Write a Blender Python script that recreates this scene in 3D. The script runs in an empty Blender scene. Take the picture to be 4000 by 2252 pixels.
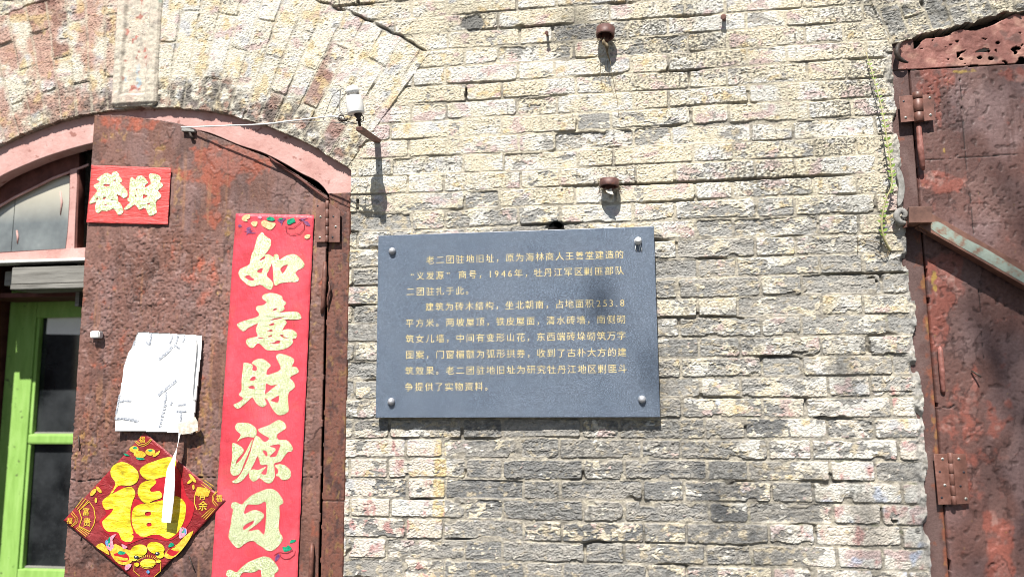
import bpy, bmesh, math, random
import numpy as np
from mathutils import Vector, Matrix, Quaternion

# ------------------------------------------------------------------ camera, sky, sun, exposure
S = bpy.context.scene
C = S.collection
CAM = (0.5189, -2.3531, 1.5171)
PIT, YAW, ROL, FPX = 0.126457, 0.125814, 0.00824053, 2856.91


def cam_rot():
    ca, sa, cb, sb, cc, sc = (math.cos(PIT), math.sin(PIT), math.cos(YAW), math.sin(YAW), math.cos(ROL), math.sin(ROL))
    Rz = np.array([[cb, -sb, 0], [sb, cb, 0], [0, 0, 1]])
    Rx = np.array([[1, 0, 0], [0, ca, -sa], [0, sa, ca]])
    Ry = np.array([[cc, 0, sc], [0, 1, 0], [-sc, 0, cc]])
    return Rz @ Rx @ Ry


RC = cam_rot()
cam = bpy.data.cameras.new('camera')
cam.sensor_width = 36
cam.lens = FPX * 36 / 4000
cam.clip_start = 0.05
cam.clip_end = 500
cam.dof.use_dof = True
cam.dof.focus_distance = 2.37
cam.dof.aperture_fstop = 0.78
co = bpy.data.objects.new('camera', cam)
C.objects.link(co)
right, fwd, up = RC[:, 0], RC[:, 1], RC[:, 2]
M = Matrix(((right[0], up[0], -fwd[0], CAM[0]), (right[1], up[1], -fwd[1], CAM[1]), (right[2], up[2], -fwd[2], CAM[2]), (0, 0, 0, 1)))
co.matrix_world = M
S.camera = co

ELEV, AZ = math.radians(54.5), math.radians(8)        # sun above the street, a little left of the wall's normal
SUN = Vector((-math.sin(AZ) * math.cos(ELEV), -math.cos(AZ) * math.cos(ELEV), math.sin(ELEV)))
w = bpy.data.worlds.new('World')
S.world = w
w.use_nodes = True
nt = w.node_tree
sky = nt.nodes.new('ShaderNodeTexSky')
sky.sky_type = 'NISHITA'
sky.sun_disc = False
sky.sun_elevation = ELEV
sky.sun_rotation = math.atan2(SUN.x, SUN.y)
nt.links.new(sky.outputs[0], nt.nodes['Background'].inputs[0])
nt.nodes['Background'].inputs[1].default_value = 0.05
sl = bpy.data.lights.new('sun', 'SUN')
sl.energy = 4.8
sl.angle = math.radians(0.5)
sl.color = (1, 0.955, 0.89)
so = bpy.data.objects.new('sun', sl)
C.objects.link(so)
so.rotation_euler = SUN.to_track_quat('Z', 'Y').to_euler()
S.view_settings.view_transform = 'Standard'
S.view_settings.look = 'None'
S.view_settings.exposure = 1.12
S.view_settings.gamma = 1
S.cycles.filter_width = 0.85


# ------------------------------------------------------------------ helpers
def P(pts, d=0.0):
    """Points measured on the facade: picture coordinates turned into x, z on the plane d metres in front of the wall."""
    q = np.array(pts, float).reshape(-1, 2)
    r = np.stack([(q[:, 0] - 2000) / FPX, np.ones(len(q)), -(q[:, 1] - 1126) / FPX], -1) @ RC.T
    t = (-d - CAM[1]) / r[:, 1]
    return np.stack([CAM[0] + t * r[:, 0], CAM[2] + t * r[:, 2]], 1)


def P3(x, y, d):
    p = P([(x, y)], d)[0]
    return Vector((p[0], -d, p[1]))


rng = np.random.RandomState(5)
_perm = np.concatenate([rng.permutation(512)] * 3).astype(np.int32)
_ga = rng.rand(512).astype(np.float32) * 2 * np.pi
_gx, _gy = np.cos(_ga).astype(np.float32), np.sin(_ga).astype(np.float32)


def noise(x, y, seed=0):
    x = np.asarray(x, np.float32) + 37.7 + seed * 11.31
    y = np.asarray(y, np.float32) + 91.3 + seed * 5.17
    xi, yi = np.floor(x), np.floor(y)
    fx, fy = x - xi, y - yi
    xi = (xi.astype(np.int32) + seed * 17) & 511
    yi = yi.astype(np.int32) & 511
    xj, yj = (xi + 1) & 511, (yi + 1) & 511
    a, b = _perm[xi], _perm[xj]
    h00, h10, h01, h11 = _perm[a + yi], _perm[b + yi], _perm[a + yj], _perm[b + yj]
    u = fx * fx * fx * (fx * (fx * 6 - 15) + 10)
    v = fy * fy * fy * (fy * (fy * 6 - 15) + 10)
    n00 = _gx[h00] * fx + _gy[h00] * fy
    n10 = _gx[h10] * (fx - 1) + _gy[h10] * fy
    n01 = _gx[h01] * fx + _gy[h01] * (fy - 1)
    n11 = _gx[h11] * (fx - 1) + _gy[h11] * (fy - 1)
    return ((n00 + u * (n10 - n00)) * (1 - v) + (n01 + u * (n11 - n01)) * v) * 1.45


def fbm(x, y, seed=0, o=3):
    s, a, t = 0, 1.0, 0.0
    for i in range(o):
        s = s + a * noise(x * 2.03 ** i, y * 2.03 ** i, seed + i * 3)
        t += a
        a *= 0.55
    return s / t


def hsh(i, j, s=0):
    v = np.sin(np.asarray(i, np.float64) * 127.1 + np.asarray(j, np.float64) * 311.7 + s * 74.7) * 43758.5453
    return (v - np.floor(v)).astype(np.float32)


def sst(a, b, x):
    t = np.clip((x - a) / (b - a), 0, 1)
    return t * t * (3 - 2 * t)


def mix(a, b, t):
    return a + (b - a) * t


def cmix(a, b, t):
    """a: n x 3 colours, b: one colour or n x 3, t: n."""
    return a + (np.asarray(b, np.float32) - a) * t[:, None]


def inside(poly, X, Z):
    poly = np.asarray(poly)
    r = np.zeros(X.shape, bool)
    n = len(poly)
    for i in range(n):
        x0, z0 = poly[i]
        x1, z1 = poly[(i + 1) % n]
        if z0 == z1:
            continue
        c = (z0 > Z) != (z1 > Z)
        r ^= c & (X < (x1 - x0) * (Z - z0) / (z1 - z0) + x0)
    return r


def tag(o, label=None, cat=None, group=None, kind=None):
    if label:
        o['label'] = label
    if cat:
        o['category'] = cat
    if group:
        o['group'] = group
    if kind:
        o['kind'] = kind
    return o


def link(name, me, mat=None, parent=None):
    o = bpy.data.objects.new(name, me)
    C.objects.link(o)
    if mat is not None:
        me.materials.clear()
        me.materials.append(mat)
    if parent is not None:
        o.parent = parent
        o.matrix_parent_inverse = Matrix.Translation(-parent.location) if parent.parent is None else Matrix()
    return o


def thing(name, label, cat, loc, group=None):
    o = bpy.data.objects.new(name, None)
    o.empty_display_size = 0.05
    C.objects.link(o)
    o.location = loc
    return tag(o, label, cat, group)


def np_mesh(name, V, F, smooth=True, col=None):
    me = bpy.data.meshes.new(name)
    V = np.asarray(V, np.float32)
    F = np.asarray(F, np.int32)
    me.vertices.add(len(V))
    me.vertices.foreach_set('co', V.ravel())
    me.loops.add(F.size)
    me.loops.foreach_set('vertex_index', F.ravel())
    me.polygons.add(len(F))
    k = F.shape[1]
    me.polygons.foreach_set('loop_start', np.arange(0, F.size, k, dtype=np.int32))
    me.polygons.foreach_set('loop_total', np.full(len(F), k, np.int32))
    me.polygons.foreach_set('use_smooth', np.full(len(F), smooth, bool))
    if col is not None:
        a = me.color_attributes.new('tone', 'FLOAT_COLOR', 'POINT')
        c = np.ones((len(V), 4), np.float32)
        c[:, :3] = np.clip(col, 0.004, 0.9)
        a.data.foreach_set('color', c.ravel())
    me.update()
    me.validate()
    return me


def relief(name, xs, zs, keep, field, mat, parent=None, y0=0.0, back=0.05, select=None, facet=True):
    """A sheet of masonry or iron with its own relief: keep(X, Z) cuts the outline, field(X, Z) gives height and tint.
    select: list of (name, test) that share the sheet out among several objects."""
    nx, nz = len(xs), len(zs)
    cx, cz = np.meshgrid((xs[:-1] + xs[1:]) / 2, (zs[:-1] + zs[1:]) / 2)
    k = keep(cx, cz)
    gi = np.arange(nx * nz).reshape(nz, nx)
    Q = np.stack([gi[:-1, :-1], gi[:-1, 1:], gi[1:, 1:], gi[1:, :-1]], -1)[k]
    used = np.zeros(nx * nz, bool)
    used[Q.ravel()] = True
    gx, gz = np.meshgrid(xs, zs)
    X, Z = gx.ravel()[used].astype(np.float32), gz.ravel()[used].astype(np.float32)
    remap = np.cumsum(used) - 1
    Q = remap[Q]
    h, col = field(X, Z)
    fx, fz = cx[k], cz[k]
    out = []
    groups = select or [(name, lambda x, z: np.ones(x.shape, bool), parent)]
    for nm, test, par in groups:
        q = Q[test(fx, fz)]
        if not len(q):
            continue
        u = np.unique(q)
        rm = np.full(len(X), -1)
        rm[u] = np.arange(len(u))
        q = rm[q]
        V = np.stack([X[u], y0 - h[u], Z[u]], 1)
        e = np.concatenate([q[:, [0, 1]], q[:, [1, 2]], q[:, [2, 3]], q[:, [3, 0]]])
        key = np.sort(e, 1)
        _, inv, cnt = np.unique(key[:, 0].astype(np.int64) * len(u) + key[:, 1], return_inverse=True, return_counts=True)
        b = e[cnt[inv] == 1]
        bv = np.unique(b)
        bm_ = np.full(len(u), -1)
        bm_[bv] = np.arange(len(bv)) + len(u)
        Vb = V[bv].copy()
        Vb[:, 1] = y0 + back
        side = np.stack([b[:, 1], b[:, 0], bm_[b[:, 0]], bm_[b[:, 1]]], 1)
        V = np.concatenate([V, Vb])
        cc = np.concatenate([col[u], col[u][bv]])
        me = np_mesh(nm, V, np.concatenate([q, side]), facet, cc)
        out.append(link(nm, me, mat, par))
    return out


def smooth_loop(p, n=4):
    p = np.asarray(p, float)
    a, b, c, d = np.roll(p, 1, 0), p, np.roll(p, -1, 0), np.roll(p, -2, 0)
    out = []
    for t in np.arange(n) / n:
        out.append(0.5 * ((2 * b) + (-a + c) * t + (2 * a - 5 * b + 4 * c - d) * t * t + (-a + 3 * b - 3 * c + d) * t ** 3))
    return np.stack(out, 1).reshape(-1, 2)


def plate(name, loops, y, thick, mat, parent=None, sm=0, bevel=0.0, bend=None, res=1):
    """A flat piece cut to outlines (holes are inner loops), its front face y metres in front of the wall."""
    cu = bpy.data.curves.new(name, 'CURVE')
    cu.dimensions = '2D'
    cu.fill_mode = 'BOTH'
    cu.extrude = max(thick / 2 - bevel, 0.00005)
    if bevel:
        cu.bevel_depth = bevel
        cu.bevel_resolution = 2
        cu.offset = -bevel
    for lp in loops:
        lp = smooth_loop(lp, sm) if sm else np.asarray(lp, float)
        sp = cu.splines.new('POLY')
        sp.points.add(len(lp) - 1)
        for pt, q in zip(sp.points, lp):
            pt.co = (q[0], q[1], 0, 1)
        sp.use_cyclic_u = True
    tmp = bpy.data.objects.new(name, cu)
    C.objects.link(tmp)
    dg = bpy.context.evaluated_depsgraph_get()
    me = bpy.data.meshes.new_from_object(tmp.evaluated_get(dg))
    bpy.data.objects.remove(tmp)
    bpy.data.curves.remove(cu)
    n = len(me.vertices)
    v = np.zeros(n * 3, np.float32)
    me.vertices.foreach_get('co', v)
    v = v.reshape(-1, 3)
    nv = np.stack([v[:, 0], -(y - thick / 2) - v[:, 2], v[:, 1]], 1)
    if bend is not None:
        nv = bend(nv)
    me.vertices.foreach_set('co', nv.astype(np.float32).ravel())
    me.name = name
    me.update()
    return link(name, me, mat, parent)


def bm_obj(name, bm, mat, parent=None, smooth=False, bevel=0.0):
    if bevel:
        bmesh.ops.bevel(bm, geom=[e for e in bm.edges], offset=bevel, segments=2, profile=0.6, affect='EDGES')
    me = bpy.data.meshes.new(name)
    bmesh.ops.recalc_face_normals(bm, faces=bm.faces)
    bm.to_mesh(me)
    bm.free()
    if smooth:
        for f in me.polygons:
            f.use_smooth = True
    return link(name, me, mat, parent)


def add_box(bm, c, s, rot=None):
    r = bmesh.ops.create_cube(bm, size=1)
    m = Matrix.Translation(Vector(c)) @ (rot.to_4x4() if rot is not None else Matrix()) @ Matrix.Diagonal((*s, 1))
    bmesh.ops.transform(bm, matrix=m, verts=r['verts'])
    return r['verts']


def box(name, c, s, mat, parent=None, bevel=0.0015, rot=None):
    bm = bmesh.new()
    add_box(bm, c, s, rot)
    return bm_obj(name, bm, mat, parent, bevel=bevel)


def add_tube(bm, pts, rad, seg=8, cap=True):
    pts = [Vector(p) for p in pts]
    rad = rad if isinstance(rad, (list, tuple)) else [rad] * len(pts)
    rings = []
    nrm = None
    for i, p in enumerate(pts):
        t = (pts[min(i + 1, len(pts) - 1)] - pts[max(i - 1, 0)]).normalized()
        if nrm is None:
            nrm = t.orthogonal().normalized()
        nrm = (nrm - t * nrm.dot(t)).normalized()
        bn = t.cross(nrm)
        rings.append([bm.verts.new(p + (nrm * math.cos(a) + bn * math.sin(a)) * rad[i]) for a in [2 * math.pi * k / seg for k in range(seg)]])
    for a, b in zip(rings[:-1], rings[1:]):
        for k in range(seg):
            bm.faces.new((a[k], a[(k + 1) % seg], b[(k + 1) % seg], b[k])).smooth = True
    if cap:
        bm.faces.new(rings[0][::-1])
        bm.faces.new(rings[-1])


def spline(pts, n=6):
    pts = [Vector(p) for p in pts]
    q = [pts[0] * 2 - pts[1]] + pts + [pts[-1] * 2 - pts[-2]]
    out = []
    for i in range(1, len(q) - 2):
        a, b, c, d = q[i - 1:i + 3]
        for k in range(n):
            t = k / n
            out.append(0.5 * ((2 * b) + (c - a) * t + (2 * a - 5 * b + 4 * c - d) * t * t + (3 * b - a - 3 * c + d) * t ** 3))
    out.append(pts[-1])
    return out


def tube(name, pts, rad, mat, parent=None, seg=8, sm=0):
    bm = bmesh.new()
    if sm:
        n0 = len(pts)
        pts = spline(pts, sm)
        if isinstance(rad, list):
            rad = [float(v) for v in np.interp(np.linspace(0, n0 - 1, len(pts)), range(n0), rad)]
    add_tube(bm, pts, rad, seg)
    return bm_obj(name, bm, mat, parent)


def add_lathe(bm, prof, m, seg=24):
    rings = []
    for r, h in prof:
        rings.append([bm.verts.new(m @ Vector((max(r, 1e-5) * math.cos(a), max(r, 1e-5) * math.sin(a), h))) for a in [2 * math.pi * k / seg for k in range(seg)]])
    for a, b in zip(rings[:-1], rings[1:]):
        for k in range(seg):
            bm.faces.new((a[k], a[(k + 1) % seg], b[(k + 1) % seg], b[k])).smooth = True
    bm.faces.new(rings[0][::-1])
    bm.faces.new(rings[-1])


def axis_m(p, d):
    return Matrix.Translation(Vector(p)) @ Vector(d).to_track_quat('Z', 'Y').to_matrix().to_4x4()


def lathe(name, prof, p, d, mat, parent=None, seg=24):
    bm = bmesh.new()
    add_lathe(bm, prof, axis_m(p, d), seg)
    return bm_obj(name, bm, mat, parent)


# ------------------------------------------------------------------ materials
class NT:
    def __init__(s, name):
        s.m = bpy.data.materials.new(name)
        s.m.use_nodes = True
        s.t = s.m.node_tree
        s.b = s.t.nodes['Principled BSDF']
        s.tc = s.t.nodes.new('ShaderNodeTexCoord').outputs['Object']

    def n(s, kind, **k):
        x = s.t.nodes.new('ShaderNode' + kind)
        for a, v in k.items():
            setattr(x, a, v)
        return x

    def l(s, a, b):
        s.t.links.new(a, b)

    def noise(s, scale, detail=4, rough=0.6, stretch=None, dist=0.0):
        x = s.n('TexNoise')
        x.inputs['Scale'].default_value = scale
        x.inputs['Detail'].default_value = detail
        x.inputs['Roughness'].default_value = rough
        x.inputs['Distortion'].default_value = dist
        v = s.tc
        if stretch:
            mp = s.n('Mapping')
            mp.inputs['Scale'].default_value = stretch
            s.l(v, mp.inputs['Vector'])
            v = mp.outputs[0]
        s.l(v, x.inputs['Vector'])
        return x.outputs['Fac']

    def ramp(s, fac, stops):
        x = s.n('ValToRGB')
        e = x.color_ramp.elements
        while len(e) < len(stops):
            e.new(0.5)
        for el, (p, c) in zip(e, stops):
            el.position = p
            el.color = (*c, 1) if len(c) == 3 else c
        s.l(fac, x.inputs[0])
        return x.outputs[0]

    def val(s, fac, a, b, lo=0.0, hi=1.0):
        x = s.n('MapRange')
        for i, v in zip((1, 2, 3, 4), (a, b, lo, hi)):
            x.inputs[i].default_value = v
        s.l(fac, x.inputs[0])
        return x.outputs[0]

    def mix(s, fac, a, b, mode='MIX'):
        x = s.n('Mix', data_type='RGBA', blend_type=mode)
        for i, v in ((0, fac), (6, a), (7, b)):
            if isinstance(v, (int, float)):
                x.inputs[i].default_value = v
            elif isinstance(v, tuple):
                x.inputs[i].default_value = (*v, 1)
            else:
                s.l(v, x.inputs[i])
        return x.outputs[2]

    def attr(s, name):
        x = s.n('Attribute', attribute_name=name)
        return x.outputs['Color']

    def set(s, **k):
        for a, v in k.items():
            a = {'col': 'Base Color', 'rough': 'Roughness', 'metal': 'Metallic', 'spec': 'Specular IOR Level', 'trans': 'Transmission Weight'}[a]
            if isinstance(v, tuple):
                s.b.inputs[a].default_value = (*v, 1)
            elif isinstance(v, (int, float)):
                s.b.inputs[a].default_value = v
            else:
                s.l(v, s.b.inputs[a])
        return s

    def bump(s, fac, strength=0.5, dist=0.001, prev=None):
        x = s.n('Bump')
        x.inputs['Strength'].default_value = strength
        x.inputs['Distance'].default_value = dist
        s.l(fac, x.inputs['Height'])
        if prev is not None:
            s.l(prev, x.inputs['Normal'])
        s.l(x.outputs[0], s.b.inputs['Normal'])
        return x.outputs[0]


def mat_relief(name, rough=(0.75, 0.95), fine=420, var=0.22, bumpd=0.0012, spec=0.25):
    """Surface whose tint comes from the relief's own wear map, broken up by finer grain."""
    t = NT(name)
    g = t.noise(fine, 3, 0.65)
    g2 = t.noise(fine * 0.23, 4, 0.6)
    k = t.ramp(g, [(0.3, (1 - var,) * 3), (0.7, (1 + 0,) * 3)])
    k2 = t.ramp(g2, [(0.3, (1 - var * 0.8,) * 3), (0.65, (1,) * 3)])
    t.set(col=t.mix(1.0, t.mix(1.0, t.attr('tone'), k, 'MULTIPLY'), k2, 'MULTIPLY'), spec=spec)
    t.set(rough=t.val(g2, 0.3, 0.7, rough[1], rough[0]))
    b = t.bump(g2, 0.6, bumpd * 2)
    t.bump(g, 0.5, bumpd, b)
    return t.m


def mat_noise(name, stops, scale=60, detail=6, rough=0.7, bump=0.001, spec=0.3, stretch=None, metal=0.0, speck=None, bscale=None):
    t = NT(name)
    f = t.noise(scale, detail, 0.65, stretch)
    c = t.ramp(f, stops)
    if speck:
        sc, lo, hi, colr = speck
        f2 = t.noise(sc, 4, 0.6)
        c = t.mix(t.val(f2, lo, hi), c, colr)
    t.set(col=c, rough=rough, spec=spec, metal=metal)
    if bump:
        t.bump(t.noise(bscale or scale * 3, 4, 0.6, stretch), 0.6, bump)
    return t.m


MAT = {}
MAT['masonry'] = mat_relief('weathered_painted_brick', fine=360, var=0.36, bumpd=0.0018)
MAT['iron'] = mat_relief('rusted_painted_iron', rough=(0.45, 0.85), fine=520, var=0.3, bumpd=0.0009, spec=0.4)
MAT['pink'] = mat_noise('faded_pink_paint', [(0.25, (0.31, 0.15, 0.13)), (0.42, (0.42, 0.24, 0.215)), (0.58, (0.46, 0.28, 0.255)), (0.75, (0.54, 0.38, 0.35))], 11, 10, 0.85, 0.003, speck=(26, 0.63, 0.70, (0.26, 0.12, 0.10)), bscale=70)
MAT['rust'] = mat_noise('brown_rust', [(0.3, (0.045, 0.02, 0.016)), (0.5, (0.12, 0.05, 0.036)), (0.7, (0.2, 0.085, 0.06))], 55, 6, 0.6, 0.001, spec=0.4, bscale=260)
MAT['rodpaint'] = mat_noise('worn_rod_paint', [(0.3, (0.09, 0.035, 0.028)), (0.5, (0.19, 0.075, 0.06)), (0.7, (0.32, 0.15, 0.13))], 40, 6, 0.6, 0.0006, bscale=200)
MAT['hinge'] = mat_noise('hinge_rust', [(0.3, (0.075, 0.032, 0.023)), (0.5, (0.145, 0.062, 0.045)), (0.7, (0.24, 0.12, 0.095))], 30, 6, 0.5, 0.0004, spec=0.5, bscale=300)
MAT['rusted_pipe'] = mat_noise('pipe_rust', [(0.3, (0.045, 0.018, 0.014)), (0.52, (0.10, 0.048, 0.042)), (0.72, (0.17, 0.06, 0.03))], 45, 6, 0.55, 0.0008, spec=0.4, bscale=200)
MAT['dark_iron'] = mat_noise('dark_iron', [(0.35, (0.02, 0.017, 0.015)), (0.65, (0.07, 0.05, 0.04))], 90, 5, 0.6, 0.0005)
MAT['maroon'] = mat_noise('dark_maroon_paint', [(0.3, (0.055, 0.016, 0.012)), (0.7, (0.13, 0.045, 0.035))], 22, 6, 0.7, 0.0008)
MAT['green'] = mat_noise('peeling_green_paint', [(0.25, (0.17, 0.31, 0.065)), (0.5, (0.225, 0.40, 0.095)), (0.75, (0.29, 0.47, 0.14))], 12, 7, 0.55, 0.0012, speck=(34, 0.64, 0.70, (0.10, 0.15, 0.05)), stretch=(3, 1, 0.6), bscale=60)
MAT['greywood'] = mat_noise('weathered_grey_wood', [(0.3, (0.10, 0.095, 0.085)), (0.5, (0.175, 0.17, 0.155)), (0.75, (0.27, 0.26, 0.235))], 9, 7, 0.85, 0.0012, stretch=(0.6, 3, 8), bscale=50)
MAT['ceramic'] = mat_noise('white_glazed_ceramic', [(0.35, (0.62, 0.62, 0.60)), (0.6, (0.74, 0.74, 0.72))], 40, 4, 0.22, 0, spec=0.5)
MAT['wire'] = mat_noise('white_cable_sheath', [(0.4, (0.6, 0.6, 0.58)), (0.6, (0.72, 0.72, 0.70))], 90, 3, 0.5, 0)
MAT['wiregrey'] = mat_noise('grey_wire', [(0.4, (0.16, 0.15, 0.14)), (0.6, (0.3, 0.29, 0.27))], 150, 3, 0.5, 0)
MAT['steel'] = mat_noise('dull_steel', [(0.35, (0.34, 0.35, 0.37)), (0.65, (0.5, 0.51, 0.53))], 120, 4, 0.42, 0.0001, metal=0.5)
MAT['screw'] = mat_noise('screw_steel', [(0.35, (0.35, 0.33, 0.28)), (0.65, (0.6, 0.58, 0.52))], 150, 4, 0.4, 0.0002, metal=0.5)
MAT['paper'] = mat_noise('white_card', [(0.35, (0.78, 0.78, 0.77)), (0.6, (0.84, 0.84, 0.83))], 20, 5, 0.7, 0.0003, bscale=90)
MAT['ink'] = mat_noise('faded_pen_ink', [(0.40, (0.14, 0.16, 0.20)), (0.62, (0.50, 0.52, 0.55))], 260, 3, 0.7, 0)
MAT['tape'] = mat_noise('clear_tape', [(0.4, (0.42, 0.37, 0.30)), (0.6, (0.60, 0.57, 0.51))], 60, 4, 0.25, 0.0004)
MAT['gold_ink'] = mat_noise('gilt_lettering', [(0.35, (0.44, 0.35, 0.13)), (0.55, (0.60, 0.50, 0.24)), (0.7, (0.68, 0.62, 0.42))], 180, 4, 0.45, 0)
MAT['cement'] = mat_noise('grey_cement', [(0.3, (0.13, 0.125, 0.115)), (0.55, (0.26, 0.255, 0.24)), (0.75, (0.38, 0.375, 0.35))], 60, 6, 0.9, 0.002, bscale=160)
MAT['green_print'] = mat_noise('printed_green', [(0.4, (0.0, 0.16, 0.08)), (0.6, (0.02, 0.30, 0.17))], 150, 3, 0.4, 0)
MAT['purple_print'] = mat_noise('printed_purple', [(0.4, (0.10, 0.03, 0.11)), (0.6, (0.22, 0.08, 0.16))], 150, 3, 0.5, 0)
MAT['cream_print'] = mat_noise('printed_cream', [(0.4, (0.55, 0.30, 0.15)), (0.6, (0.64, 0.52, 0.28))], 150, 3, 0.5, 0)
MAT['pink_print'] = mat_noise('printed_pink', [(0.4, (0.5, 0.16, 0.24)), (0.6, (0.62, 0.30, 0.36))], 150, 3, 0.5, 0)
MAT['blue_print'] = mat_noise('printed_blue', [(0.4, (0.05, 0.16, 0.34)), (0.6, (0.15, 0.3, 0.5))], 150, 3, 0.5, 0)
MAT['line_print'] = mat_noise('printed_dark_line', [(0.4, (0.14, 0.012, 0.02)), (0.6, (0.2, 0.02, 0.03))], 150, 3, 0.5, 0)
MAT['gold_print'] = mat_noise('printed_gold_line', [(0.4, (0.46, 0.28, 0.02)), (0.6, (0.62, 0.44, 0.06))], 120, 3, 0.35, 0)
MAT['black_print'] = mat_noise('printed_black', [(0.4, (0.015, 0.015, 0.02)), (0.6, (0.03, 0.03, 0.04))], 120, 3, 0.35, 0)
MAT['red_print'] = mat_noise('printed_red', [(0.4, (0.31, 0.012, 0.02)), (0.6, (0.40, 0.016, 0.028))], 50, 3, 0.4, 0)
MAT['stem'] = mat_noise('vine_stem', [(0.4, (0.30, 0.26, 0.13)), (0.6, (0.45, 0.42, 0.24))], 100, 3, 0.7, 0)
MAT['leaf'] = mat_noise('vine_leaf', [(0.4, (0.12, 0.20, 0.03)), (0.6, (0.22, 0.32, 0.06))], 100, 3, 0.5, 0)
MAT['dry'] = mat_noise('dry_grass', [(0.4, (0.10, 0.075, 0.045)), (0.6, (0.24, 0.19, 0.12))], 100, 3, 0.8, 0)
MAT['dark_hole'] = mat_noise('dark_interior', [(0.4, (0.012, 0.011, 0.01)), (0.6, (0.022, 0.02, 0.018))], 20, 3, 0.9, 0)  # near-black base stands in for unlit depth
MAT['bark'] = mat_noise('bark', [(0.4, (0.06, 0.045, 0.035)), (0.6, (0.14, 0.11, 0.085))], 20, 6, 0.9, 0.006)
MAT['treeleaf'] = mat_noise('tree_leaf', [(0.4, (0.05, 0.10, 0.02)), (0.6, (0.09, 0.16, 0.035))], 30, 3, 0.5, 0)
MAT['paving'] = mat_noise('street_paving', [(0.35, (0.045, 0.043, 0.04)), (0.65, (0.08, 0.076, 0.07))], 3, 8, 0.9, 0.004, bscale=60)


def m_red_paper(name, base, dark, wrinkle, stretch=(3, 1, 1)):
    t = NT(name)
    f = t.noise(9, 7, 0.6)
    c = t.ramp(f, [(0.3, dark), (0.48, base), (0.75, tuple(min(1, v * 1.12 + 0.015) for v in base))])
    f2 = t.noise(70, 5, 0.7)
    c = t.mix(t.val(f2, 0.60, 0.72, 0, 0.55), c, (0.20, 0.045, 0.03))
    f3 = t.noise(5, 8, 0.7)
    c = t.mix(t.val(f3, 0.56, 0.68, 0, 0.5), c, (0.24, 0.07, 0.045))
    f4 = t.noise(3.2, 6, 0.6, (2.2, 1, 1))
    c = t.mix(t.val(f4, 0.5, 0.72, 0, 0.35), c, tuple(min(1, v + 0.10) for v in base))
    t.set(col=c, rough=0.45, spec=0.4)
    b = t.bump(t.noise(22, 4, 0.55), 0.8, wrinkle)
    b = t.bump(t.noise(14, 5, 0.6, stretch, 1.2), 0.8, wrinkle, b)
    t.bump(t.noise(120, 4, 0.6), 0.6, 0.0008, b)
    return t.m


MAT['banner_red'] = m_red_paper('red_couplet_paper', (0.55, 0.052, 0.075), (0.42, 0.035, 0.05), 0.004)
MAT['poster_red'] = m_red_paper('red_small_poster_paper', (0.56, 0.07, 0.065), (0.44, 0.035, 0.035), 0.006, (0.6, 1, 5))
MAT['diamond_red'] = m_red_paper('dark_red_diamond_paper', (0.21, 0.012, 0.016), (0.14, 0.010, 0.012), 0.006, (2, 1, 3))


def m_glitter(name, a, b, scale=700):
    t = NT(name)
    v = t.n('TexVoronoi')
    v.inputs['Scale'].default_value = scale
    t.l(t.tc, v.inputs['Vector'])
    s = t.n('SeparateColor')
    t.l(v.outputs['Color'], s.inputs[0])
    c = t.ramp(s.outputs[0], [(0.0, a), (0.72, b), (0.80, (0.75, 0.78, 0.62)), (1.0, (0.88, 0.9, 0.85))])
    t.set(col=c, rough=0.35, spec=0.6, metal=0.25)
    nm = t.n('Mix', data_type='VECTOR')
    geo = t.n('NewGeometry')
    sub = t.n('VectorMath', operation='SUBTRACT')
    t.l(v.outputs['Color'], sub.inputs[0])
    sub.inputs[1].default_value = (0.5, 0.5, 0.5)
    scl = t.n('VectorMath', operation='SCALE')
    t.l(sub.outputs[0], scl.inputs[0])
    scl.inputs['Scale'].default_value = 0.75
    add = t.n('VectorMath', operation='ADD')
    t.l(geo.outputs['Normal'], add.inputs[0])
    t.l(scl.outputs[0], add.inputs[1])
    nrm = t.n('VectorMath', operation='NORMALIZE')
    t.l(add.outputs[0], nrm.inputs[0])
    t.l(nrm.outputs[0], t.b.inputs['Normal'])
    return t.m


MAT['glitter'] = m_glitter('pale_gold_glitter', (0.30, 0.36, 0.12), (0.52, 0.57, 0.30))


def m_foil():
    t = NT('yellow_crinkled_foil')
    f = t.noise(20, 6, 0.6, (1, 1, 3.2), 0.4)
    f.node.inputs['Vector'].links[0].from_node.inputs['Rotation'].default_value = (0, 0.55, 0)
    g = t.noise(300, 3, 0.6)
    c = t.ramp(f, [(0.32, (0.30, 0.23, 0.01)), (0.47, (0.60, 0.49, 0.012)), (0.7, (0.74, 0.65, 0.12))])
    c = t.mix(t.val(g, 0.5, 0.75), c, (0.5, 0.34, 0.01))
    t.set(col=c, rough=0.35, spec=0.6)
    b = t.bump(f, 0.8, 0.006)
    t.bump(g, 0.5, 0.0008, b)
    return t.m


MAT['foil'] = m_foil()


def m_granite():
    t = NT('dark_speckled_granite')
    a = t.noise(330, 3, 0.6)
    b = t.noise(190, 3, 0.6)
    c = t.ramp(a, [(0.34, (0.040, 0.053, 0.074)), (0.5, (0.10, 0.13, 0.178)), (0.64, (0.19, 0.235, 0.305)), (0.76, (0.34, 0.39, 0.46))])
    c = t.mix(t.val(b, 0.42, 0.58, 0.0, 0.55), c, (0.032, 0.042, 0.06))
    f = t.noise(7, 6, 0.6)
    c = t.mix(t.val(f, 0.35, 0.75, 0.0, 0.10), c, (0.30, 0.33, 0.38))
    sc = t.noise(2.2, 8, 0.75, (0.25, 1, 9))
    c = t.mix(t.val(sc, 0.72, 0.78, 0.0, 0.18), c, (0.45, 0.47, 0.5))
    t.set(col=c, rough=t.val(f, 0.3, 0.7, 0.30, 0.38), spec=0.5)
    return t.m


MAT['granite'] = m_granite()


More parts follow.
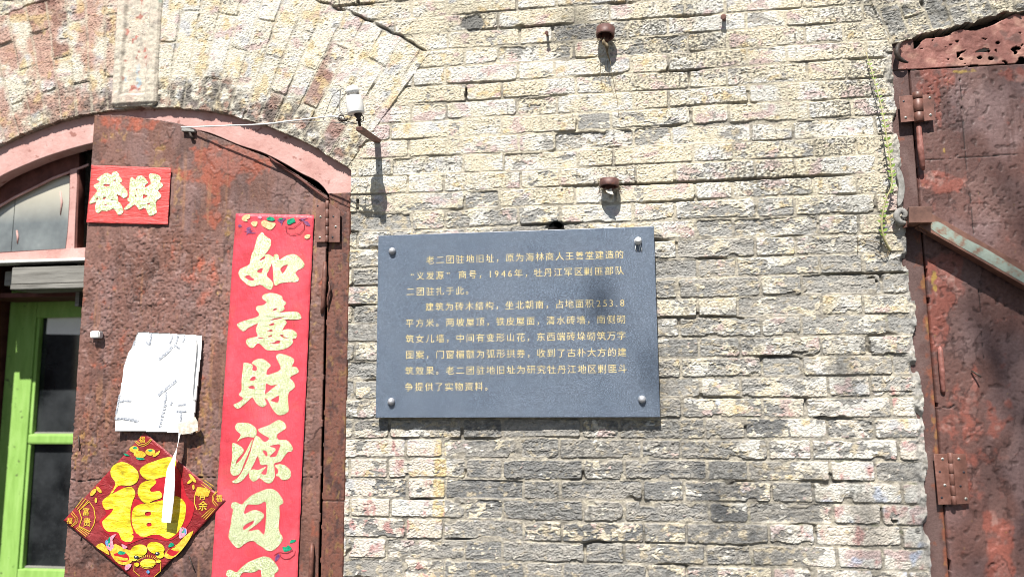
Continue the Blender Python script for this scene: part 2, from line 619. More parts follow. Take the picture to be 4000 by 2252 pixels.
def m_glass(name, tint, rough, dust):
    t = NT(name)
    f = t.noise(5, 6, 0.6)
    g = t.noise(60, 4, 0.6)
    c = t.ramp(f, [(0.35, tint), (0.6, dust), (0.8, tuple(min(0.8, v * 1.6) for v in dust))])
    c = t.mix(t.val(g, 0.55, 0.75, 0, 0.4), c, tuple(min(0.8, v * 1.3) for v in dust))
    t.set(col=c, rough=rough, spec=0.6)
    return t.m


MAT['pane_black'] = m_glass('dark_dusty_glass', (0.005, 0.006, 0.007), 0.10, (0.03, 0.033, 0.036))


def m_dust_haze():
    t = NT('dusty_glass_painted_haze')
    f = t.noise(4.5, 6, 0.6)
    c = t.ramp(f, [(0.3, (0.09, 0.10, 0.105)), (0.5, (0.17, 0.19, 0.19)), (0.68, (0.36, 0.37, 0.35))])
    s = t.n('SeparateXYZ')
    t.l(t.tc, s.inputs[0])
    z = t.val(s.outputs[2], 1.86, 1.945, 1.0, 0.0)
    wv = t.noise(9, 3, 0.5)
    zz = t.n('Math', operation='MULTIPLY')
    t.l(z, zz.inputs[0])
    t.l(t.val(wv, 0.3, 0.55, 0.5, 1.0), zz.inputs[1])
    c = t.mix(zz.outputs[0], c, (0.40, 0.44, 0.46))  # pale haze toward the bottom, painted into the dusty glass colour
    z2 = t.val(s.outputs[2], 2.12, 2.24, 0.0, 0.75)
    c = t.mix(z2, c, (0.50, 0.46, 0.36))  # cream toward the top, put into the colour as well
    t.set(col=c, rough=0.28, spec=0.5)
    return t.m


MAT['pane_dust_haze'] = m_dust_haze()

exec_order = []
#@@WALL
# ------------------------------------------------------------------ the brick wall
AX, AZ_, AR, AR2 = -1.145, 1.153, 1.359, 1.843      # left arch: centre, intrados, extrados
BX, BZ, BR, BR2 = 2.164, 0.273, 2.410, 2.665        # right arch
LJ0, LJ1, RJ0, RJ1 = -1.959, -0.331, 1.447, 2.881
HOLE = P([(2172, 893)], 0)[0]
GRP = P([(1848, 92)], 0)[0]


def axis(lo, d0, d1, hi, step):
    a = [d0]
    s = step
    while a[-1] > lo:
        s = min(s * 1.05, 0.045)
        a.append(a[-1] - s)
    b = list(np.arange(d0 + step, d1, step))
    e = [b[-1]]
    s = step
    while e[-1] < hi:
        s = min(s * 1.05, 0.045)
        e.append(e[-1] + s)
    return np.array(a[::-1] + b + e[1:])


wx = axis(-5.0, -1.86, 1.80, 5.5, 0.0027)
wz = axis(0.0, 0.86, 3.0, 3.7, 0.0027)
wz = wz[wz >= 0]


def in_left(X, Z):
    return (X > LJ0) & (X < LJ1) & ((Z < AZ_ + 1.0) | (np.hypot(X - AX, Z - AZ_) < AR + 0.005 * noise(X * 9, Z * 9, 3) + 0.003 * noise(X * 45, Z * 45, 6)))


def in_right(X, Z):
    e = RJ0 + 0.006 * noise(Z * 16, Z * 0, 9) + 0.020 * np.clip(noise(Z * 7, Z * 0 + 4, 12), 0, 1) * (Z < 1.75)
    return (X > e) & (X < RJ1) & ((Z < 2.3) | (np.hypot(X - BX, Z - BZ) < BR + 0.010 * noise(X * 12, Z * 12, 5) + 0.006 * noise(X * 45, Z * 45, 8)))


def wall_keep(X, Z):
    k = ~in_left(X, Z) & ~in_right(X, Z)
    k &= np.hypot(X - HOLE[0], Z - HOLE[1]) > 0.0275
    return k


def arch_a(X, Z):
    r = np.hypot(X - AX, Z - AZ_)
    a = np.degrees(np.arctan2(Z - AZ_, X - AX))
    return (r < AR2) & (a > 54.0) & (a < 126.0) & (Z > AZ_)


def arch_b(X, Z):
    r = np.hypot(X - BX, Z - BZ)
    a = np.degrees(np.arctan2(Z - BZ, X - BX))
    return (r < BR2) & (a > 72.6) & (a < 107.4) & (Z > BZ)


KEYW = 0.086


def wall_field(X, Z):
    n = len(X)
    f32 = np.float32
    A, B = arch_a(X, Z), arch_b(X, Z)
    Xw = X + 0.0035 * noise(X * 4, Z * 5, 1) + 0.0011 * noise(X * 28, Z * 28, 2)
    Zw = Z + 0.0040 * noise(X * 2.6, Z * 9, 3) + 0.0013 * noise(X * 22, Z * 26, 4)
    # flat courses: Flemish bond, 63 mm courses, 250 + 125 mm bricks
    c = np.floor((Zw - 1.337) / 0.0627)
    z0 = 1.337 + c * 0.0627
    par = np.mod(c, 2)
    xo = np.where(par == 1, 0.0, 0.1875)
    xx = Xw - xo
    m = np.floor(xx / 0.375)
    u = xx - m * 0.375
    st = u < 0.25
    j = 2 * m + (~st)

    def joint(jj):
        mm = np.floor(jj / 2)
        return xo + mm * 0.375 + np.where(np.mod(jj, 2) == 0, 0.0, 0.25) + 0.016 * (hsh(jj, c, 1) - 0.5)
    jl, jr = joint(j), joint(j + 1)
    j = j - (Xw < jl) + (Xw > jr)
    jl, jr = joint(j), joint(j + 1)
    hx, hz = (jr - jl) / 2, np.full(n, 0.0627 / 2, f32)
    px, pz = Xw - (jl + jr) / 2, Zw - z0 - 0.0627 / 2
    bi, bj = j.copy(), c.copy()
    # arches: rings of voussoirs
    for msk, cx, cz, r0, ring, hd, off in ((A, AX, AZ_, AR, 0.242, 0.0655, 500), (B, BX, BZ, BR, 0.1275, 0.0655, 900)):
        if not msk.any():
            continue
        r = np.hypot(Xw[msk] - cx, Zw[msk] - cz)
        th = np.arctan2(Z[msk] - cz, X[msk] - cx) + 0.0016 * noise(X[msk] * 9, Z[msk] * 9, 14)
        ang = hd / (r0 + ring * 0.6)
        k = np.floor(th / ang)
        o2 = np.mod(k, 2) * ring * 0.5
        rr = (r - r0 + o2)
        q = np.floor(rr / ring)
        px[msk] = (th / ang - k - 0.5) * ang * r
        hx[msk] = ang * r / 2
        pz[msk] = rr - (q + 0.5) * ring
        hz[msk] = ring / 2
        bi[msk], bj[msk] = k + off, q + off
    rb = [hsh(bi, bj, s) for s in range(10, 20)]
    W = Z - 1.517
    # zones of the facade
    top = 0.25 * sst(1.5, 1.9, Z) + 0.75 * sst(1.96, 2.19, Z + 0.05 * noise(X * 2, Z * 2, 21))
    lft = sst(0.06, -0.1, X) * sst(1.42, 1.32, Z + 0.02 * noise(X * 6, Z * 6, 5))
    rgt = sst(0.98, 1.2, X + 0.05 * noise(X * 3, Z * 3, 22)) * sst(1.72, 1.35, Z)
    nw = sst(0.45, -0.1, X) * sst(2.0, 2.2, Z)
    isA = A.astype(f32)
    isB = B.astype(f32)
    jw = 0.0016 + 0.0014 * rb[0] + 0.0008 * noise(X * 30, Z * 30, 7) - 0.0004 * top
    cr = 0.004 + 0.008 * rb[1]
    qx, qz = np.abs(px) - hx + jw + cr, np.abs(pz) - hz + jw + cr
    sd = np.hypot(np.maximum(qx, 0), np.maximum(qz, 0)) + np.minimum(np.maximum(qx, qz), 0) - cr
    n60, n150 = noise(X * 55, Z * 55, 8), noise(X * 140, Z * 140, 9)
    sd = sd + 0.0011 * n60 + 0.0009 * n150
    chip = sst(0.50, 0.80, noise(X * 15 + 9 * rb[2], Z * 19, 10) * 1.3) * (0.3 + rb[3])
    sd = sd + 0.011 * chip * (1 - 0.6 * top)
    t = sst(0.0, 0.0036, -sd)
    # paint that is left
    cov = 0.37 + 0.46 * top + 0.10 * nw + 0.34 * lft + 0.36 * rgt + 0.06 * sst(0.5, 1.0, X) * (1 - top)
    cov = np.where(A, 0.86, cov) - 0.18 * isB
    bandn = sst(1.45, 1.40, Z) * sst(0.0, 0.1, X) * sst(1.0, 0.8, X)
    cov = cov - 0.16 * bandn
    pn = 0.5 + 0.80 * fbm(X * 13, Z * 24, 11, 4) + 0.18 * noise(X * 75, Z * 110, 15)
    d = cov + 0.42 * (rb[4] - 0.5) - 0.30 * (hsh(bi, bj, 25) < 0.13) * (1 - isA) - pn - 0.22 * chip * (1 - top)
    paint = sst(-0.016, 0.016, d)
    # heights
    lay = 0.6 * fbm(X * 26, Z * 70, 16, 4) + 0.6 * fbm(X * 15 + 5 * rb[3], Z * 36, 156, 3)
    grain = fbm(X * 150, Z * 170, 17, 2)
    rough = (0.6 + 0.8 * rb[5])
    spall = (hsh(bi, bj, 25) < 0.10 + 0.05 * sst(1.5, 1.3, Z)) * (1 - isA)
    bh = (0.0036 - 0.0014 * top) * (rb[6] - 0.5) + (rb[7] - 0.5) * 0.03 * px + (rb[8] - 0.5) * 0.07 * pz - 0.0050 * spall * sst(-0.3, 0.1, fbm(X * 9, Z * 12, 157, 2) + 0.25)
    bh = bh + (1 - 0.62 * paint) * rough * (0.0044 * lay + 0.0024 * grain) + paint * (0.0014 + 0.0014 * grain)
    pit = sst(0.2, 0.5, noise(X * 95, Z * 105, 18)) * sst(-0.2, 0.4, noise(X * 9, Z * 12, 19))
    bh = bh - 0.002 * pit
    flush = np.clip(sst(-0.25, 0.25, fbm(X * 3.5, Z * 7, 158, 3) + 0.12 * top) * (0.5 + 0.5 * top), 0, 1)
    mort = -0.0042 + 0.0040 * flush + 0.0016 * fbm(X * 110, Z * 110, 23, 2)
    gap = sst(0.40, 0.58, noise(X * 5.5, Z * 15.9, 24)) * (1 - 0.6 * flush) + 0.9 * sst(0.012, 0.004, np.abs(Zw - 2.152)) * sst(0.35, 0.5, X) * sst(1.35, 1.2, X)
    mort = mort - 0.012 * np.clip(gap, 0, 1)
    t = np.maximum(t, isA * (0.25 + 0.5 * sst(-0.2, 0.3, noise(X * 6, Z * 6, 154))))
    gap = gap * (1 - 0.65 * isA)
    mort = mort + 0.008 * isA * np.clip(gap, 0, 1)
    h = mix(mort, bh, t)
    ra = np.hypot(X - AX, Z - AZ_)
    # crumbling lower edge of the left arch, dark crack along its back, ring set forward a little
    crumb = isA * sst(0.12, 0.03, ra - AR + 0.085 * noise(X * 7, Z * 7, 25) - 0.02 * sst(-1.1, -0.8, X))
    h = h + isA * 0.003 - crumb * (0.0015 + 0.006 * np.maximum(fbm(X * 30, Z * 30, 26, 3), -0.3))
    crack = sst(0.007, 0.002, np.abs(ra - AR2 + 0.007 * noise(X * 20, Z * 20, 27))) * (Z > 2.655) * sst(-0.35, 0.05, noise(X * 11, Z * 11, 58))
    h = h - 0.014 * crack
    rr2 = np.hypot(X - BX, Z - BZ)
    crumbB = isB * sst(-0.2, 0.5, fbm(X * 9, Z * 9, 28, 3) + 0.2)
    h = h + isB * 0.004 * fbm(X * 22, Z * 22, 29, 3) - 0.003 * crumbB
    # mortar smeared along the door edge at the right
    edge = sst(1.422, 1.443, X + 0.016 * noise(Z * 14, X * 3, 30)) * (X < RJ0 + 0.05) * (Z < 2.55)
    h = mix(h, -0.001 + 0.013 * fbm(X * 34, Z * 22, 31, 3) - 0.022 * sst(0.15, 0.45, noise(X * 10, Z * 9, 32)), edge)
    # ---------------- tints
    g = np.zeros((n, 3), f32)
    g[:] = (0.265, 0.26, 0.245)
    midb = sst(1.42, 1.5, Z)
    g = cmix(g, (0.33, 0.325, 0.305), midb * 0.9)
    g = cmix(g, (0.145, 0.147, 0.148), sst(0.45, 0.95, rb[9]) * (1 - top) * (1 - 0.6 * rgt) * (0.85 - 0.5 * midb))
    char = sst(1.40, 1.33, Z) * sst(0.03, 0.10, X) * sst(1.05, 0.7, X + 0.1 * noise(X * 3, Z * 5, 170))
    g = cmix(g, (0.155, 0.158, 0.16), char * (0.25 + 0.4 * (hsh(bi, bj, 27) - 0.3)))
    g = cmix(g, (0.41, 0.385, 0.34), sst(-0.15, 0.4, lay + 0.5 * (rb[3] - 0.4)) * 0.75)
    g = cmix(g, (0.50, 0.43, 0.31), sst(0.16, 0.42, fbm(X * 30, Z * 46, 33, 4) + 0.3 * (rb[2] - 0.5)) * 0.85)
    g = cmix(g, (0.10, 0.10, 0.10), sst(0.25, 0.6, -grain) * 0.5)
    cream = np.zeros((n, 3), f32)
    cream[:] = (0.69, 0.62, 0.47)
    cream = cmix(cream, (0.70, 0.64, 0.56), np.clip(lft + rgt, 0, 1) * 0.8)
    cream = cmix(cream, (0.73, 0.685, 0.56), isA * 0.9)
    cn = fbm(X * 8, Z * 11, 34, 3)
    cream = cmix(cream, (0.72, 0.70, 0.635), sst(-0.1, 0.35, cn + 0.5 * (rb[0] - 0.4)))
    cream = cmix(cream, (0.62, 0.47, 0.24), sst(0.22, 0.45, fbm(X * 15, Z * 19, 35, 3) - 0.12 * rgt) * 0.75)
    cream = cmix(cream, (0.56, 0.41, 0.40), sst(0.18, 0.36, fbm(X * 11, Z * 17, 36, 3) + 0.2 * (rb[1] - 0.5)) * 0.75)
    cream = cmix(cream, (0.50, 0.51, 0.53), sst(0.28, 0.46, fbm(X * 12, Z * 15, 37, 3) + 0.07 * isA) * 0.75)
    redn = fbm(X * 24, Z * 14, 38, 4)
    cream = cmix(cream, (0.36, 0.085, 0.075), sst(0.16, 0.36, redn - 0.30 + 0.30 * lft + 0.19 * rgt) * 0.85)
    cream = cmix(cream, (0.60, 0.40, 0.37), sst(0.05, 0.3, redn - 0.25 + 0.25 * lft + 0.2 * rgt) * 0.55)
    cream = cmix(cream, (0.50, 0.58, 0.74), sst(0.22, 0.36, fbm(X * 9, Z * 10, 39, 3) - 0.32 + 0.36 * rgt * (Z < 1.2)) * 0.7)
    # yellow stripe down the left, below the plaque
    ys = sst(0.006, 0.0, np.abs(X + 0.018 + 0.05 * (Z - 1.2) * -1) - 0.016 + 0.006 * noise(X * 40, Z * 18, 40)) * sst(1.05, 1.1, Z) * sst(1.37, 1.34, Z)
    cream = cmix(cream, (0.60, 0.45, 0.20), ys * sst(-0.5, 0.1, fbm(X * 50, Z * 50, 40, 3)) * 0.85)
    paint = np.maximum(paint, ys * sst(-0.1, 0.2, fbm(X * 30, Z * 30, 41, 2) + 0.15))
    col = g + (cream - g) * (paint * (0.92))[:, None]
    # the painted arch: reddish brown flakes to the left, bare brown bricks
    la = isA * sst(-1.0, -1.35, X)
    col = cmix(col, (0.46, 0.25, 0.19), la * sst(-0.1, 0.35, fbm(X * 10, Z * 8, 42, 3) + 0.2) * 0.8)
    col = cmix(col, (0.27, 0.135, 0.105), isA * (rb[4] < 0.13) * sst(0.2, -0.2, fbm(X * 12, Z * 12, 43, 2)) * 0.8)
    col = cmix(col, (0.62, 0.47, 0.22), isA * sst(0.16, 0.34, fbm(X * 14, Z * 12, 56, 3)) * 0.55)
    col = cmix(col, (0.115, 0.10, 0.092), crumb * sst(-0.15, 0.25, fbm(X * 26, Z * 26, 44, 3) + 0.12) * sst(-1.45, -0.95, X + 0.3) * 0.85)
    col = cmix(col, (0.36, 0.20, 0.15), crumb * sst(0.1, 0.3, fbm(X * 18, Z * 18, 45, 3)) * 0.6)
    # pitting stains over the painted courses: fine dark specks that thicken to the upper right
    dens = 0.12 + 0.14 * sst(0.1, 1.0, X) + 0.22 * noise(X * 3.4, Z * 6.0, 46) + 0.22 * (rb[5] - 0.5)
    dens = dens - 0.10 * isA
    speck = sst(0.02, 0.22, fbm(X * 105, Z * 125, 47, 3) - 0.40 + 1.15 * dens)
    big = sst(0.05, 0.45, fbm(X * 20, Z * 30, 48, 3) - 0.28 + 1.1 * dens)
    col = cmix(col, (0.13, 0.122, 0.105), np.clip(speck * 0.95 + big * 0.42 * speck, 0, 0.92) * paint * (0.25 + 0.75 * top))
    col = cmix(col, (0.30, 0.285, 0.245), big * 0.28 * top * (1 - 0.6 * isA))
    soot = sst(0.0, 0.5, fbm(X * 3.2, Z * 6.5, 57, 4) + 0.06 * sst(0.2, 0.9, X) + 0.16 * sst(2.0, 1.8, Z) * sst(1.2, .9, X)) * (1 - 0.85 * isA) * (1 - 0.7 * lft)
    fine = sst(-0.12, 0.3, fbm(X * 60, Z * 85, 59, 3))
    col = cmix(col, (0.105, 0.10, 0.09), soot * fine * (0.62 - 0.32 * top))
    # mortar
    mo = np.zeros((n, 3), f32)
    mo[:] = (0.36, 0.33, 0.275)
    mo = cmix(mo, (0.21, 0.20, 0.18), sst(-0.05, 0.35, fbm(X * 16, Z * 16, 49, 3)) * 0.8)
    mo = cmix(mo, (0.62, 0.56, 0.43), np.clip(sst(0.05, 0.4, fbm(X * 40, Z * 40, 50, 2) + 0.15 * flush) * 0.5 + 0.6 * flush * top, 0, 0.9))
    mo = cmix(mo, (0.075, 0.07, 0.062), sst(0.1, 0.4, fbm(X * 12, Z * 25, 159, 3)) * 0.6 * (1 - flush))
    mo = cmix(mo, (0.06, 0.055, 0.05), np.clip(gap, 0, 1) * 0.5)
    tm = sst(0.0010, 0.0036, -sd)
    tm = np.maximum(tm, isA * 0.45)
    col = mo + (col - mo) * tm[:, None]
    col = cmix(col, (0.05, 0.048, 0.045), crack * 0.8)
    col = cmix(col, (0.33, 0.32, 0.30), edge * (0.75 - 0.4 * sst(0, 0.3, fbm(X * 20, Z * 20, 51, 2))))
    col = cmix(col, (0.55, 0.52, 0.47), edge * sst(0.1, 0.35, fbm(X * 16, Z * 12, 52, 3)) * 0.8)
    # bare cement patch high up, soot and moss
    gp = sst(0.004, -0.004, np.hypot((X - GRP[0]) * 0.9, (Z - GRP[1]) * 1.25) - 0.036 + 0.006 * noise(X * 40, Z * 40, 53))
    col = cmix(col, (0.22, 0.215, 0.20), gp)
    h = h - 0.004 * gp
    col = cmix(col, (0.21, 0.225, 0.13), sst(0.32, 0.5, fbm(X * 14, Z * 30, 54, 3)) * (1 - tm) * 0.6 * sst(0.7, 1.1, X))
    col = cmix(col, (0.145, 0.14, 0.125), isB * sst(0.05, 0.4, fbm(X * 22, Z * 22, 55, 3)) * 0.7)
    sw = sst(0.10, 0.05, np.abs(X - BX + 0.72 - (Z - 2.55) * -0.3)) * 0
    return h.astype(f32), np.clip(col, 0.01, 0.85).astype(f32)


brick_wall = thing('brick_wall', 'weathered cream and grey brick wall with two arches, carrying the stone plaque', 'wall', (0.55, 0, 0))
relief('brick_wall', wx, wz, wall_keep, wall_field, MAT['masonry'], back=0.11, facet=False, select=[
    ('brickwork', lambda x, z: ~arch_a(x, z) & ~arch_b(x, z), brick_wall),
    ('brick_arch', lambda x, z: arch_a(x, z), brick_wall),
    ('brick_arch', lambda x, z: arch_b(x, z), brick_wall)])
MB = {}


def blob(X, Z, px, py, rx, ry, d=0.0, wob=0.0, seed=60):
    """Soft patch of wear round a measured point; rx, ry in picture units, 0..1."""
    c = P([(px, py)], d)[0]
    k = 0.00079
    q = np.hypot((X - c[0]) / (rx * k), (Z - c[1]) / (ry * k))
    if wob:
        q = q + wob * fbm(X * 14, Z * 14, seed, 3)
    return sst(1.25, 0.55, q)


def seam(X, Z, pts, wdt, d=0.0, rag=0.002):
    """Groove along a measured line: 1 on the line, 0 off it."""
    p = P(pts, d)
    q = np.full(X.shape, 9.0, np.float32)
    for (x0, z0), (x1, z1) in zip(p[:-1], p[1:]):
        dx, dz = x1 - x0, z1 - z0
        t = np.clip(((X - x0) * dx + (Z - z0) * dz) / (dx * dx + dz * dz), 0, 1)
        q = np.minimum(q, np.hypot(X - x0 - t * dx, Z - z0 - t * dz))
    q = q + rag * noise(X * 60, Z * 60, 61)
    return sst(wdt, wdt * 0.4, q)


# ------------------------------------------------------------------ dropped keystone on the left arch
kp = P([(430, -60), (604, -60), (607, 407), (598, 413), (440, 416), (430, 408)], 0.03)
kx0, kx1, kz0 = kp[:, 0].min(), kp[:, 0].max(), 2.514
kx0, kx1 = -1.238, -1.062


def key_keep(X, Z):
    r = 0.022
    qx, qz = np.abs(X - (kx0 + kx1) / 2) - (kx1 - kx0) / 2 + r, (kz0 + r - Z)
    return np.hypot(np.maximum(qx, 0), np.maximum(qz, 0)) + np.minimum(np.maximum(qx, qz), 0) < r


def key_field(X, Z):
    n = len(X)
    xm = (kx0 + kx1) / 2
    a = np.abs(X - xm + 0.003) - 0.047
    b = (2.558 - Z)
    sd = np.maximum(a, b) + 0.004 * noise(X * 25, Z * 25, 62)
    inn = sst(0.006, -0.006, sd)
    h = -0.011 * inn + 0.0022 * fbm(X * 60, Z * 60, 63, 3) + 0.003 * fbm(X * 14, Z * 14, 69, 3)
    ed = sst(0.078, 0.088, np.abs(X - xm)) + sst(2.528, 2.516, Z)
    h = h - 0.008 * np.clip(ed, 0, 1)
    col = np.zeros((n, 3), np.float32)
    col[:] = (0.62, 0.56, 0.46)
    col = cmix(col, (0.55, 0.40, 0.34), sst(0.0, 0.35, fbm(X * 9, Z * 7, 68, 4)) * 0.6)
    col = cmix(col, (0.36, 0.33, 0.29), sst(0, 0.4, fbm(X * 30, Z * 20, 64, 4)) * 0.6)
    col = cmix(col, (0.42, 0.12, 0.09), inn * sst(0.22, 0.36, fbm(X * 38, Z * 26, 65, 3)) * 0.8)
    col = cmix(col, (0.40, 0.52, 0.60), inn * sst(0.2, 0.36, fbm(X * 26, Z * 18, 66, 3)) * sst(2.75, 2.58, Z) * 0.8)
    col = cmix(col, (0.30, 0.46, 0.36), sst(0.3, 0.42, fbm(X * 20, Z * 12, 67, 3)) * sst(-1.12, -1.08, X) * 0.6)
    return h, col


relief('keystone', np.arange(kx0 - .005, kx1 + .005, .0027), np.arange(2.50, 3.08, .0027), key_keep, key_field, MAT['masonry'], brick_wall, y0=-0.017, back=0.045)

# ------------------------------------------------------------------ left doorway: pink arched frame with iron jambs
frame = thing('arched_door_frame', 'arched doorway frame of faded pink timber on rusty iron jambs, under the arch with the keystone', 'door frame', (AX, 0.03, 0))
inner = [(-1.872, 2.158), (-1.76, 2.235), (-1.681, 2.287), (-1.58, 2.327), (-1.48, 2.359), (-1.318, 2.395), (-1.145, 2.412), (-.976, 2.425), (-.88, 2.412), (-.757, 2.359), (-.651, 2.319), (-.534, 2.252), (-.420, 2.166)]
arc = [(AX + 1.392 * math.cos(a), AZ_ + 1.392 * math.sin(a)) for a in np.linspace(math.radians(54.2), math.radians(125.8), 60)]
inn_s = [tuple(q) for q in np.array(smooth_loop(np.array(inner + [(-.33, 1.9), (-1.96, 1.9)]), 6))[:6 * 12 + 1]]
plate('lintel', [inn_s + [(-.3345, 2.166)] + arc + [(-1.955, 2.158)]], -0.019, 0.05, MAT['pink'], frame, bevel=0.002)


def jamb_field(X, Z):
    n = len(X)
    col = np.zeros((n, 3), np.float32)
    col[:] = (0.165, 0.068, 0.048)
    col = cmix(col, (0.075, 0.035, 0.03), sst(0, 0.35, fbm(X * 25, Z * 12, 70, 3)))
    col = cmix(col, (0.19, 0.06, 0.035), sst(0.05, 0.3, fbm(X * 60, Z * 45, 71, 3)) * 0.5)
    col = cmix(col, (0.24, 0.14, 0.05), sst(0.2, 0.4, fbm(X * 55, Z * 22, 72, 3)) * 0.6)
    pit = sst(0.25, 0.5, noise(X * 120, Z * 120, 73))
    h = 0.0008 * fbm(X * 40, Z * 40, 74, 3) - 0.001 * pit
    col = cmix(col, (0.05, 0.022, 0.018), pit * 0.6)
    g = seam(X, Z, [(1230, 1955), (1345, 1955)], 0.0022, 0)
    return h - 0.004 * g, cmix(col, (0.02, 0.012, 0.01), g * 0.8)


for x0, x1 in ((-0.411, -0.334), (-1.955, -1.90)):
    relief('jamb', np.arange(x0, x1, .003), np.arange(0.02, 2.165, .0032), lambda X, Z: np.abs(X - (x0 + x1) / 2) < (x1 - x0) / 2 - 0.002 + 0.0015 * noise(Z * 30, X * 0, 75), jamb_field, MAT['iron'], frame, y0=0.004, back=0.03)
box('reveal', (-1.93, 0.20, 1.08), (0.05, 0.33, 2.16), MAT['maroon'], frame, 0.004)
box('reveal', (-0.36, 0.20, 1.08), (0.05, 0.33, 2.16), MAT['maroon'], frame, 0.004)

# ------------------------------------------------------------------ the iron shutter
sh_top = P([(340, 452), (381, 450), (469, 450), (552, 461), (640, 472), (706, 485), (783, 513), (860, 541), (938, 574), (1037, 612), (1158, 680), (1280, 766), (1300, 782)], 0.0)
SHX0, SHX1 = -1.308, -0.4165


def sh_keep(X, Z):
    e0 = SHX0 + 0.0025 * noise(Z * 18, X * 0, 80)
    return (X > e0) & (X < SHX1 + 0.002 * noise(Z * 20, X * 0, 81)) & (Z < np.interp(X, sh_top[:, 0], sh_top[:, 1])) & (Z > 0.05)


def sh_field(X, Z):
    n = len(X)
    f = lambda a, b, s, o=3: fbm(X * a, Z * b, s, o)
    crust = np.clip(blob(X, Z, 620, 1180, 420, 330, 0, .5, 82) + 0.8 * blob(X, Z, 500, 1850, 520, 520, 0, .5, 83) + 0.5 * blob(X, Z, 1190, 1500, 60, 700, 0, .4, 77) + 0.2, 0, 1)
    col = np.zeros((n, 3), np.float32)
    col[:] = (0.158, 0.070, 0.050)
    smoo = np.clip(blob(X, Z, 1000, 800, 260, 170, 0, .6, 78) + .7 * blob(X, Z, 720, 640, 120, 260, 0, .7, 79), 0, 1)
    col = cmix(col, (0.205, 0.105, 0.085), sst(-0.2, 0.25, f(3, 3, 76)) * 0.7)
    col = cmix(col, (0.20, 0.125, 0.12), sst(-0.05, 0.45, f(10, 4.5, 84) + 0.25 * smoo) * 0.6)
    col = cmix(col, (0.075, 0.038, 0.030), sst(0.0, 0.4, f(14, 5, 85)) * 0.65)
    col = cmix(col, (0.25, 0.125, 0.09), sst(0.1, 0.5, f(34, 6, 169, 4)) * 0.5)
    red = 0.9 * blob(X, Z, 880, 640, 230, 110, 0, .8, 86) + 0.7 * blob(X, Z, 520, 480, 170, 42, 0, .6, 87) + 0.8 * blob(X, Z, 830, 760, 45, 180, 0, .6, 88) + 0.5 * blob(X, Z, 790, 1090, 80, 120, 0, .8, 89) + 0.35 * blob(X, Z, 470, 1480, 40, 160, 0, .8, 90) + 0.04
    col = cmix(col, (0.34, 0.085, 0.045), sst(-0.2, 0.3, f(24, 20, 91, 5) - 0.40 + 0.75 * red - 0.2 * smoo) * 0.85)
    strk = sst(0.05, 0.4, f(55, 5, 148, 3)) * sst(-0.1, 0.3, f(6, 5, 149))
    col = cmix(col, (0.075, 0.036, 0.03), strk * 0.55)
    col = cmix(col, (0.24, 0.15, 0.135), sst(0.24, 0.4, f(20, 16, 92, 3)) * crust * 0.6)
    yel = 0.9 * blob(X, Z, 620, 620, 38, 130, 0, .8, 93) + 0.7 * blob(X, Z, 450, 530, 110, 40, 0, .9, 94) + 0.9 * blob(X, Z, 695, 760, 22, 150, 0, .8, 95) + 0.9 * blob(X, Z, 888, 870, 30, 70, 0, .6, 96) + 0.6 * blob(X, Z, 858, 1120, 20, 120, 0, .6, 97) + 0.85 * blob(X, Z, 800, 1700, 45, 260, 0, .8, 98) + 0.8 * blob(X, Z, 340, 1750, 120, 75, 0, .9, 99) + 0.7 * blob(X, Z, 1220, 1100, 25, 300, 0, .8, 100) + 0.05
    ym = sst(-0.05, 0.3, f(46, 34, 101, 5) - 0.40 + 0.46 * yel)
    col = cmix(col, (0.31, 0.17, 0.05), ym * 0.7)
    col = cmix(col, (0.42, 0.30, 0.15), ym * sst(0.1, 0.4, f(70, 60, 102)) * 0.5)
    dk = blob(X, Z, 560, 2150, 420, 260, 0, .7, 103) + 0.8 * blob(X, Z, 440, 1790, 110, 50, 0, .8, 104)
    col = cmix(col, (0.042, 0.024, 0.022), np.clip(dk, 0, 1) * sst(-0.3, 0.2, f(14, 14, 105)) * 0.75)
    # crust: scabs, flakes and pits
    lay = f(30, 26, 106, 4)
    flake = sst(0.02, 0.05, f(15, 13, 107, 4) - 0.06)
    macro = fbm(X * 2.6, Z * 2.2, 141, 3)
    col = col * (1.12 + 0.55 * macro)[:, None]
    pl = f(7, 6, 142, 5)
    lip = sst(0.035, 0.008, np.abs(pl - 0.10)) * sst(-0.1, 0.25, f(4, 4, 143))
    col = cmix(col, (0.26, 0.15, 0.13), sst(0.10, 0.14, pl) * 0.30)
    col = cmix(col, (0.045, 0.022, 0.018), lip * 0.7)
    drip = sst(0.12, 0.4, f(38, 3.2, 144)) * sst(-0.05, 0.3, f(5, 3, 145))
    col = cmix(col, (0.33, 0.16, 0.085), drip * 0.6)
    pit = sst(0.18, 0.48, noise(X * 105, Z * 105, 108)) * (0.35 + 0.65 * crust)
    h = crust * (0.0038 * lay + 0.0020 * f(85, 85, 109)) + 0.0016 * flake * crust + 0.0016 * sst(0.10, 0.125, pl) - 0.0018 * pit
    col = cmix(col, (0.035, 0.018, 0.015), pit * 0.55)
    col = cmix(col, (0.035, 0.018, 0.015), sst(0.25, 0.5, -lay) * crust * 0.6)
    g = np.maximum(0.35 * seam(X, Z, [(330, 945), (640, 950), (900, 952)], 0.0014), seam(X, Z, [(262, 1862), (300, 1880), (420, 1868), (640, 1862), (850, 1863), (1240, 1863)], 0.0024, rag=.004))
    h = h - 0.004 * g
    col = cmix(col, (0.015, 0.009, 0.008), g * 0.8)
    rim = sst(0.006, 0.001, np.interp(X, sh_top[:, 0], sh_top[:, 1]) - Z)
    col = cmix(col, (0.05, 0.025, 0.02), rim * 0.6)
    return h.astype(np.float32), col


